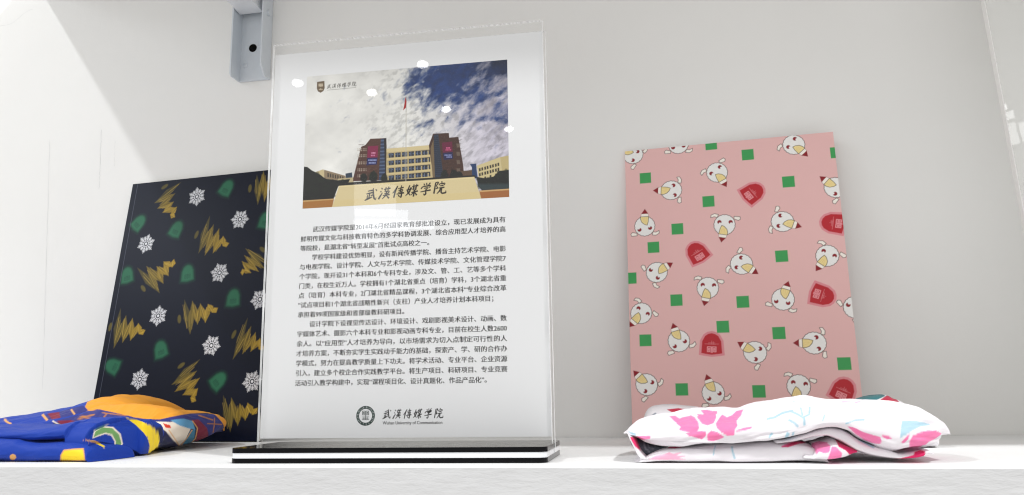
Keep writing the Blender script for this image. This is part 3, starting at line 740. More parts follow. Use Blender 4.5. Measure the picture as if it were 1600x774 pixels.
Ph.poly(q((470, 463), (478, 462), (483, 612), (474, 613)), L_('#352c2c'))
Ph.poly(q((411, 490), (449, 488), (446, 531), (408, 532)), L_('#97275e')); Ph.poly(q((408, 532), (446, 531), (443, 557), (405, 559)), L_('#34306f'))
for x0, y0, w_, c_ in ((424, 512, 16, '#f0b8d0'), (422, 521, 18, '#e0a0c0'), (412, 538, 30, '#b9c4e8'), (414, 548, 26, '#b9c4e8')):
    for k in range(int(w_/5)): Ph.poly(q((x0+k*5.2, y0), (x0+k*5.2+4, y0), (x0+k*5.2+4, y0+5), (x0+k*5.2, y0+5)), L_(c_), .8)
# middle block
Ph.poly(q((479, 500), (641, 489), (647, 609), (477, 615)), L_('#cfc09a'))
Ph.poly(q((479, 500), (641, 489), (642, 503), (479, 513)), L_('#dccfa8'))
for r_ in range(4):
    ya, yb = 514+r_*27, 509+r_*26.5
    Ph.poly(q((482, ya+3), (638, yb-3), (639, yb+15), (482, ya+20)), L_('#3b4250'))
    for k in range(13):
        x = 482+k*12.2; Ph.poly(q((x, ya-k*.45), (x+(5 if k % 2 == 0 else 2), ya-k*.45), (x+(5 if k % 2 == 0 else 2), ya+22-k*.4), (x, ya+22-k*.4)), L_('#c6b88f') if k % 2 == 0 else L_('#8f98a5'))
    for k in range(12): Ph.poly(q((485+k*12.8, ya+5-k*.4), (490+k*12.8, ya+5-k*.4), (490+k*12.8, ya+10-k*.4), (485+k*12.8, ya+10-k*.4)), L_('#7f94b8'), .6)
    Ph.poly(q((479, ya+20), (640, yb+14), (640, yb+21), (479, ya+26)), L_('#d9caa0'))
# tower on the right
Ph.poly(q((634, 490), (650, 448), (707, 446), (709, 463), (742, 461), (758, 560), (762, 606), (650, 610)), L_('#5d4034'))
for _ in range(140):
    x, y = rr.uniform(672, 748), rr.uniform(462, 600); Ph.poly(q((x, y), (x+9, y), (x+9, y+1.6), (x, y+1.6)), L_('#3d2a23') if rr.random() < .6 else L_('#77584b'), .5)
Ph.poly(q((652, 452), (669, 450), (686, 606), (655, 608)), L_('#3c4a60'))
for k in range(20): Ph.poly(q((653+k*.2, 462+k*7), (668+k*.8, 461+k*7), (668+k*.8, 463+k*7), (653+k*.2, 464+k*7)), L_('#1d2433'), .7)
Ph.poly(q((640, 500), (651, 470), (655, 608), (647, 609)), L_('#8c7b60'))
Ph.poly(q((682, 481), (719, 477), (721, 515), (685, 518)), L_('#7d1f50')); Ph.poly(q((685, 518), (721, 515), (722, 540), (688, 544)), L_('#2c2862'))
for x0, y0, w_, c_ in ((697, 498, 16, '#f08cb4'), (695, 505, 20, '#e078a0'), (691, 524, 28, '#aeb8e0'), (698, 531, 20, '#aeb8e0')):
    for k in range(int(w_/5)): Ph.poly(q((x0+k*5.2, y0), (x0+k*5.2+4, y0), (x0+k*5.2+4, y0+4.5), (x0+k*5.2, y0+4.5)), L_(c_), .8)
for y0 in (485, 515, 545, 575): Ph.poly(q((734, y0), (746, y0), (748, y0+14), (736, y0+14)), L_('#8d8074'), .7)
# right side
Ph.poly(q((744, 586), (800, 580), (800, 612), (744, 614)), L_('#75604f'))
Ph.poly(q((783, 560), (806, 558), (806, 570), (811, 612), (790, 612), (790, 572)), L_('#27507c'))
Ph.poly(q((808, 566), (893, 536), (902, 612), (815, 616)), L_('#d9cda4')); Ph.poly(q((893, 536), (924, 531), (924, 610), (902, 612)), L_('#cdbf94'))
for r_ in range(3):
    for k in range(8):
        if k % 2 == 1 and r_ == 2: continue
        x = 815+k*9+(k//2)*1.5; y = 576+r_*18-k*2.6
        Ph.poly(q((x, y), (x+6, y-2), (x+7, y+9), (x+1, y+11)), L_('#4c4436'))
leafy([(806, 606), (838, 612), (868, 606), (890, 586), (926, 582), (926, 652), (828, 658), (812, 640)], L_('#131b17'), 9)
Ph.poly(q((806, 632), (926, 632), (926, 652), (828, 658)), L_('#4e6166'), .7, .002)
for x, y, r_ in ((430, 600, 13), (395, 603, 9), (690, 598, 10), (725, 600, 14), (745, 602, 9), (470, 606, 8)): leafy(circle(x, y, r_, 9, r_*1.5), L_('#151a17'), int(x))
Ph.poly(q((296, 622), (800, 600), (806, 609), (300, 634)), L_('#2b2a26'))
Ph.poly(q((165, 684), (286, 678), (278, 712), (165, 718)), L_('#b98a4e')); Ph.poly(q((165, 684), (286, 678), (285, 682), (165, 689)), L_('#d2b483'))
Ph.poly(q((816, 656), (930, 650), (930, 684), (822, 688)), L_('#b47f4c')); Ph.poly(q((816, 656), (930, 650), (930, 655), (818, 661)), L_('#d9b98a'))
Ph.poly(q((304, 632), (798, 606), (824, 690), (276, 714)), L_('#e2d5ae'))
Ph.poly(q((304, 632), (798, 606), (800, 611), (303, 637)), L_('#e9dcb4'))
Ph.poly(q((288, 684), (816, 660), (824, 690), (276, 714)), L_('#e2d3a6'), .8)
Ph.line(q((552, 365), (549, 618)), .00055, L_('#c9c6bc')); Ph.line(q((553, 312), (552, 365)), .0004, L_('#8f8c84'))
Ph.poly(q((550, 312), (554, 330), (551, 352), (541, 362), (546, 338)), L_('#b3121d'))
for k in range(6):
    x, y = 404+k*49.5, 684-k*4.0
    for pl in brush_polys(0, 0, 38, 42, k, fat=1.05): Ph.poly(q(*[(x+a, y-bb) for a, bb in pl]), L_('#2a1d16'))
# the small shield and name in its corner
sc_ = [(225, 252), (252, 249), (253, 275), (248, 286), (238, 292), (228, 287), (224, 276)]
Ph.poly(q(*sc_), L_('#85745f')); 
for pl in SCROLL: Ph.line(q(*[(238.5+a*9, 268-bb*9) for a, bb in pl]), .0005, L_('#d8cdb8'))
for pl in FOOT[3:]: Ph.line(q(*[(238.5+a*8, 274-bb*8) for a, bb in pl]), .0004, L_('#d8cdb8'))
for k in range(6):
    for pl in brush_polys(0, 0, 13, 16, k): Ph.poly(q(*[(263+k*18.3+a, 277-k*1.5-bb) for a, bb in pl]), L_('#5f5c57'), .9)
Ph.line(q((263, 283), (368, 275)), .0003, L_('#77736c'), .8)
photo_m = mat('photo_print', (0.5, 0.5, 0.5), 0.45, 0.4, attr='print')
Ph.C = np.clip(Ph.C, 0, 1)**1.35*np.array([.97, .96, .97])
Ph.mesh('photo_print', photo_m, sheet, -SY, (0.0293, Z0+0.1828))

# ---------------------------------------------------------------- scarves
CLOTH = {k: lin(v) for k, v in dict(WH='#eae6ea', PK='#f07fb0', PD='#d81e63', RD='#c01440', BL='#accbd9', PP='#f5b3cc', TL='#2f7f86', GY='#59606a', GY2='#8f96a0',
    BU='#07379e', OR='#e89c2a', NV='#141b45', PN='#2c2f78', MR='#7c1a38', CR='#e9dccb', DB='#5f9cc4', TB='#3f7d9c', LR='#d2381c', YE='#f3d32a', GN='#6f9e5f', OL='#dda45f', OD='#b0703f').items()}
WHITE_FOLDS = [{"lo":[[-0.02935,0.0],[0.19407,0.0]],"hi":[[-0.02935,0.01582],[-0.02795,0.02281],[-0.02607,0.02819],[-0.02318,0.03195],[-0.01872,0.03406],[-0.00621,0.03498],[0.00986,0.0337],[0.0231,0.03192],[0.04934,0.03001],[0.07544,0.03181],[0.10617,0.03247],[0.13139,0.03319],[0.14414,0.03664],[0.1518,0.03912],[0.15981,0.04029],[0.1667,0.04045],[0.17043,0.03833],[0.17608,0.03619],[0.17968,0.03307],[0.18736,0.02736],[0.19407,0.02221]],"yf":[[-0.02841,0.68],[0.18273,0.68]],"yb":[[-0.02841,0.75],[0.18273,0.75]],"n":2.4,"seed":31,"wr":0.0006,"base":"WH","k":[0.12519,-0.04169],"prints":[[[[-0.08439,0.05454],[-0.09457,0.05998],[-0.08555,0.061],[-0.07764,0.05983],[-0.07298,0.06149],[-0.06756,0.06203],[-0.0645,0.05701]],"RD"],[[[0.05974,0.06212],[0.05094,0.06351],[0.0549,0.0671],[0.06226,0.06991],[0.07028,0.07134],[0.07808,0.0725],[0.07707,0.06872],[0.06981,0.06555]],"TL"],[[[0.07281,0.05781],[0.07026,0.06393],[0.0739,0.06655],[0.07869,0.06924],[0.08522,0.06713],[0.08664,0.06282],[0.08212,0.05769]],"RD"],[[[-0.10854,0.04653],[-0.11017,0.04705],[-0.10757,0.05482],[-0.10351,0.05739],[-0.10225,0.05683],[-0.10513,0.05372]],"GY2"]]},{"lo":[[-0.03524,0.01792],[-0.03361,0.01792],[-0.03097,0.01677],[-0.02616,0.01573],[-0.02022,0.01356],[-0.00998,0.01211],[0.00205,0.01108],[0.02385,0.01181],[0.05111,0.0133],[0.06461,0.01519],[0.07653,0.01784],[0.0835,0.0205],[0.0892,0.02162],[0.09372,0.02197],[0.10261,0.01956],[0.11039,0.01374],[0.11691,0.01101],[0.12343,0.00867],[0.13004,0.00748],[0.13685,0.00855],[0.14653,0.00953],[0.15337,0.01106],[0.15803,0.01351],[0.16033,0.0161],[0.16728,0.0161]],"hi":[[-0.03524,0.01794],[-0.03348,0.02047],[-0.03046,0.02251],[-0.0261,0.02495],[-0.01785,0.02753],[-0.00554,0.02963],[0.00582,0.03127],[0.01716,0.03244],[0.02832,0.03277],[0.04154,0.03262],[0.05483,0.03559],[0.06575,0.03722],[0.07655,0.0384],[0.08849,0.03912],[0.10193,0.03805],[0.11867,0.03738],[0.13454,0.03718],[0.14481,0.03541],[0.15505,0.03158],[0.16204,0.02746],[0.1654,0.02463],[0.16699,0.02059],[0.16728,0.01655]],"yf":[[-0.03793,0.56],[-0.02022,0.543],[0.0002,0.536],[0.09262,0.5345],[0.14511,0.54],[0.16906,0.56]],"yb":[[-0.03793,0.6],[-0.02453,0.65],[0.0161,0.67],[0.13022,0.66],[0.14982,0.63],[0.16906,0.59]],"n":2.15,"seed":3,"wr":0.0026,"nl":8,"c":0.26,"bul":0.001,"base":"WH","k":[0.12519,-0.04169],"prints":[[[[-0.07309,0.05078],[-0.07552,0.05242],[-0.07149,0.05274],[-0.06764,0.05071],[-0.06635,0.05148],[-0.06163,0.05288],[-0.05779,0.05136],[-0.05488,0.04828],[-0.05369,0.04459],[-0.05505,0.04243],[-0.05936,0.0421],[-0.0637,0.04249],[-0.06671,0.0436],[-0.06548,0.04505],[-0.06905,0.04767]],"PK"],[[[-0.05316,0.0534],[-0.05581,0.05642],[-0.05192,0.05684],[-0.048,0.05576],[-0.04456,0.05566],[-0.04369,0.05116],[-0.04514,0.04744],[-0.04865,0.046],[-0.05236,0.04713],[-0.05529,0.05055],[-0.05805,0.05386]],"PK"],[[[-0.03164,0.05545],[-0.0272,0.0566],[-0.0284,0.05263],[-0.03073,0.04878],[-0.02981,0.04584],[-0.03157,0.043],[-0.03207,0.03981],[-0.03634,0.03948],[-0.03977,0.04163],[-0.04268,0.04451],[-0.04354,0.04742],[-0.04188,0.05078],[-0.04009,0.05309],[-0.03695,0.05114],[-0.03423,0.05267]],"PK"],[[[-0.06008,0.0396],[-0.06221,0.0414],[-0.05791,0.04231],[-0.05209,0.04256],[-0.04953,0.0424],[-0.04968,0.03954],[-0.05234,0.0374],[-0.0559,0.03849]],"PK"],[[[-0.04878,0.03662],[-0.04891,0.04025],[-0.04627,0.04274],[-0.04268,0.042],[-0.0382,0.03878],[-0.04157,0.03736],[-0.04545,0.03626]],"PK"],[[[-0.03051,0.04214],[-0.03156,0.04264],[-0.0263,0.04438],[-0.02101,0.0452],[-0.02139,0.04399],[-0.02632,0.04261]],"PK"],[[[-0.09553,0.03738],[-0.09561,0.03931],[-0.09229,0.0397],[-0.08493,0.03955],[-0.08548,0.03786],[-0.0903,0.03731]],"PK"],[[[-0.09867,0.04043],[-0.10287,0.04307],[-0.09572,0.04118],[-0.09561,0.03931]],"BL"],[[[-0.01214,0.05033],[-0.01191,0.04898],[-0.00683,0.05005],[-0.00174,0.0529],[0.00456,0.05408],[0.00444,0.05551],[-0.00212,0.05426],[-0.00725,0.05134]],"BL"],[[[0.00076,0.04945],[0.00034,0.04856],[0.00368,0.04709],[0.0041,0.04798]],"BL"],[[[-0.01179,0.03868],[-0.01085,0.03785],[-0.00852,0.04068],[-0.00951,0.04148]],"BL"],[[[-0.00171,0.03819],[-0.00023,0.0375],[0.00139,0.04065],[-9e-05,0.04137]],"BL"],[[[-0.00337,0.05348],[-0.00307,0.05222],[0.0025,0.05396],[0.00625,0.05211],[0.00971,0.04983],[0.0142,0.05184],[0.01525,0.05692],[0.01403,0.05703],[0.01326,0.05254],[0.00989,0.05108],[0.00688,0.05323],[0.00261,0.05528]],"BL"],[[[0.00959,0.05689],[0.00856,0.05661],[0.00939,0.05139],[0.0104,0.05166]],"BL"],[[[0.01112,0.05048],[0.00984,0.05041],[0.00975,0.04546],[0.01104,0.04555]],"BL"],[[[0.0018,0.04971],[0.00104,0.04856],[0.00426,0.04644],[0.00607,0.04425],[0.00708,0.04514],[0.00514,0.04748]],"BL"],[[[0.0233,0.05194],[0.02254,0.05222],[0.0207,0.04799],[0.02146,0.04771]],"BL"],[[[0.03425,0.04683],[0.03453,0.04586],[0.04018,0.04789],[0.04626,0.04822],[0.04648,0.04928],[0.04025,0.04893]],"BL"],[[[-0.00201,0.03804],[-0.00098,0.03767],[0.00068,0.04153],[-0.00033,0.04192]],"BL"],[[[0.00223,0.03939],[0.00328,0.03907],[0.00413,0.04154],[0.00308,0.04186]],"BL"],[[[0.00623,0.06098],[0.00589,0.06181],[0.00437,0.06107],[0.00469,0.06017]],"BL"],[[[0.06612,0.04231],[0.0682,0.04788],[0.07532,0.04797],[0.08134,0.04673],[0.08541,0.04531],[0.0778,0.0443],[0.07389,0.0426],[0.07013,0.04022],[0.06515,0.03751]],"BL"],[[[0.07435,0.031],[0.07039,0.03188],[0.07032,0.03542],[0.07264,0.03883],[0.07692,0.04086],[0.08194,0.04206],[0.08698,0.04181],[0.09087,0.04002],[0.08683,0.0373],[0.0817,0.03527],[0.07846,0.03248]],"PK"],[[[0.03953,0.04042],[0.03531,0.04495],[0.03956,0.04389],[0.04466,0.04109],[0.0499,0.03933],[0.05386,0.03827],[0.0544,0.0362],[0.05394,0.0341],[0.05016,0.0344],[0.04489,0.03653]],"PK"],[[[0.05522,0.03826],[0.05469,0.03998],[0.058,0.03927],[0.06082,0.03719],[0.05781,0.037]],"PK"],[[[0.06692,0.03441],[0.06562,0.0351],[0.0685,0.03783],[0.07115,0.04021],[0.06975,0.03679]],"PK"],[[[0.03579,0.06099],[0.03544,0.06016],[0.04097,0.06069],[0.04113,0.06142]],"PP"],[[[0.04369,0.06019],[0.04361,0.05947],[0.04761,0.06066],[0.04783,0.06143]],"PP"]]},{"lo":[[-0.0258,0.0],[0.09134,0.0]],"hi":[[-0.0258,0.00064],[-0.02449,0.00223],[-0.02025,0.00448],[-0.01506,0.00718],[-0.00849,0.00929],[0.0023,0.01096],[0.01718,0.01133],[0.0382,0.01251],[0.05899,0.01364],[0.07132,0.01397],[0.08407,0.01059],[0.08893,0.00563],[0.09134,0.00071]],"yf":[[-0.02858,0.545],[-0.01602,0.54],[0.03593,0.539],[0.09375,0.541]],"yb":[[-0.02858,0.6],[-0.01602,0.65],[0.09375,0.65]],"n":3.6,"seed":9,"wr":0.0008,"base":"WH","k":[0.12519,-0.04169],"prints":[[[[-0.06285,0.02478],[-0.07492,0.02476],[-0.08703,0.02477],[-0.08246,0.02731],[-0.0771,0.02806],[-0.07359,0.02946],[-0.07124,0.02842],[-0.06541,0.02948],[-0.06908,0.02734],[-0.06328,0.02698],[-0.06771,0.0259]],"PP"],[[[-0.07051,0.03165],[-0.07604,0.03183],[-0.07455,0.03318],[-0.06925,0.03353],[-0.06544,0.03256]],"PD"],[[[-0.04472,0.03347],[-0.04552,0.03361],[-0.0463,0.02742],[-0.04562,0.02726]],"BL"],[[[-0.03414,0.03299],[-0.0352,0.03276],[-0.03354,0.02506],[-0.03241,0.02532]],"BL"],[[[-0.00435,0.03291],[-0.00397,0.03205],[-0.00041,0.03374],[0.00335,0.03471],[0.00318,0.03563],[-0.0007,0.03462]],"PK"],[[[-0.00052,0.03227],[-0.00434,0.03248],[0.00067,0.03418],[0.00471,0.03584],[0.01306,0.03619],[0.01217,0.03501],[0.00592,0.03413]],"PD"]]},{"lo":[[0.07794,0.00269],[0.08613,0.0025],[0.099,0.00321],[0.10839,0.00571],[0.11199,0.00571]],"hi":[[0.07794,0.00605],[0.08098,0.00605],[0.08441,0.01167],[0.09011,0.01291],[0.09561,0.01477],[0.10043,0.01306],[0.10519,0.01055],[0.11199,0.00567]],"yf":[[0.07879,0.537],[0.09051,0.533],[0.10912,0.543]],"yb":[[0.07879,0.6],[0.10912,0.6]],"n":2.2,"seed":5,"wr":0.0008,"base":"WH","k":[0.12519,-0.04169],"prints":[[[[0.01521,0.02995],[0.0125,0.03109],[0.01457,0.03467],[0.01881,0.03577],[0.02331,0.03515],[0.0248,0.03283],[0.02364,0.02948],[0.0209,0.02879],[0.0177,0.02977],[0.0162,0.02805]],"PK"],[[[0.0235,0.02812],[0.02544,0.03285],[0.02807,0.03251],[0.03105,0.02873],[0.03041,0.02583],[0.02213,0.02484]],"PK"],[[[0.02947,0.03248],[0.0282,0.03822],[0.03228,0.03712],[0.03733,0.03393],[0.04072,0.03015],[0.03979,0.02807],[0.03543,0.02784],[0.03339,0.03037]],"PD"]]},{"lo":[[0.06148,0.01163],[0.06955,0.01283],[0.07722,0.0148],[0.08407,0.01637],[0.09077,0.01675],[0.09733,0.01401],[0.10266,0.01051],[0.1069,0.00781],[0.11412,0.00511],[0.12367,0.00314],[0.13365,0.00231],[0.1464,0.00374],[0.14767,0.00525],[0.15172,0.00525]],"hi":[[0.06148,0.01443],[0.06334,0.01443],[0.07171,0.01644],[0.07967,0.01884],[0.0868,0.02122],[0.09388,0.02278],[0.0989,0.02234],[0.10485,0.0195],[0.11062,0.01509],[0.118,0.01148],[0.12769,0.00827],[0.13433,0.00588],[0.14475,0.00738],[0.1501,0.00813],[0.15172,0.00579]],"yf":[[0.0616,0.543],[0.09048,0.5395],[0.11222,0.54],[0.14846,0.543]],"yb":[[0.0616,0.6],[0.14846,0.6]],"n":3,"seed":12,"wr":0.0006,"nl":6,"bul":0.002,"base":"WH","k":[0.12519,-0.04169],"prints":[[[[0.07286,0.02762],[0.07358,0.02901],[0.07749,0.03031],[0.0794,0.02973],[0.0793,0.02568],[0.07062,0.02528],[0.06162,0.02494],[0.06824,0.02636]],"PD"],[[[0.04371,0.03508],[0.04086,0.03684],[0.04337,0.03667],[0.0509,0.03226],[0.04981,0.03143]],"BL"]]},{"lo":[[-0.03452,0.01852],[-0.03334,0.01852],[-0.03125,0.01411],[-0.02878,0.00898],[-0.02604,0.00381],[-0.02402,0.00187],[-0.02109,0.00198],[-0.01856,0.00287]],"hi":[[-0.03452,0.0193],[-0.03139,0.01809],[-0.02787,0.01564],[-0.02666,0.01311],[-0.02447,0.00849],[-0.02181,0.00475],[-0.01934,0.0023],[-0.01856,0.0023]],"yf":[[-0.03358,0.552],[-0.02858,0.545],[-0.01847,0.54]],"yb":[[-0.03358,0.62],[-0.01847,0.62]],"n":3.5,"seed":21,"wr":0.0003,"bul":0.0005,"base":"WH","k":[0.12519,-0.04169],"prints":[[[[-0.09534,0.0359],[-0.09734,0.03921],[-0.09964,0.03901],[-0.0967,0.03395],[-0.09213,0.02969],[-0.08812,0.0273],[-0.08997,0.02745],[-0.09297,0.03144]],"PD"],[[[-0.09971,0.03968],[-0.1028,0.04307],[-0.09973,0.04113],[-0.09774,0.03924]],"BL"]]},{"lo":[[-0.02828,0.00913],[-0.02762,0.00913],[-0.02448,0.00373],[-0.01947,0.0029],[-0.01266,0.00537],[-0.00418,0.00823]],"hi":[[-0.02828,0.01482],[-0.02477,0.0148],[-0.01964,0.01262],[-0.01277,0.01088],[-0.0042,0.00956]],"yf":[[-0.02746,0.556],[-0.00395,0.556]],"yb":[[-0.02746,0.62],[-0.00395,0.62]],"n":3,"seed":23,"wr":0.0003,"base":"GY","k":[0.12519,-0.04169],"prints":[[[[-0.09247,0.03581],[-0.09314,0.03567],[-0.09151,0.03111],[-0.08883,0.0287],[-0.08808,0.02949],[-0.09053,0.03158]],"GY2"],[[[-0.09095,0.03642],[-0.09134,0.03639],[-0.08917,0.03186],[-0.08547,0.0306],[-0.08527,0.0313],[-0.0887,0.03225]],"GY2"],[[[-0.08638,0.0356],[-0.087,0.0356],[-0.0853,0.03238],[-0.08469,0.03238]],"GY2"]]}]
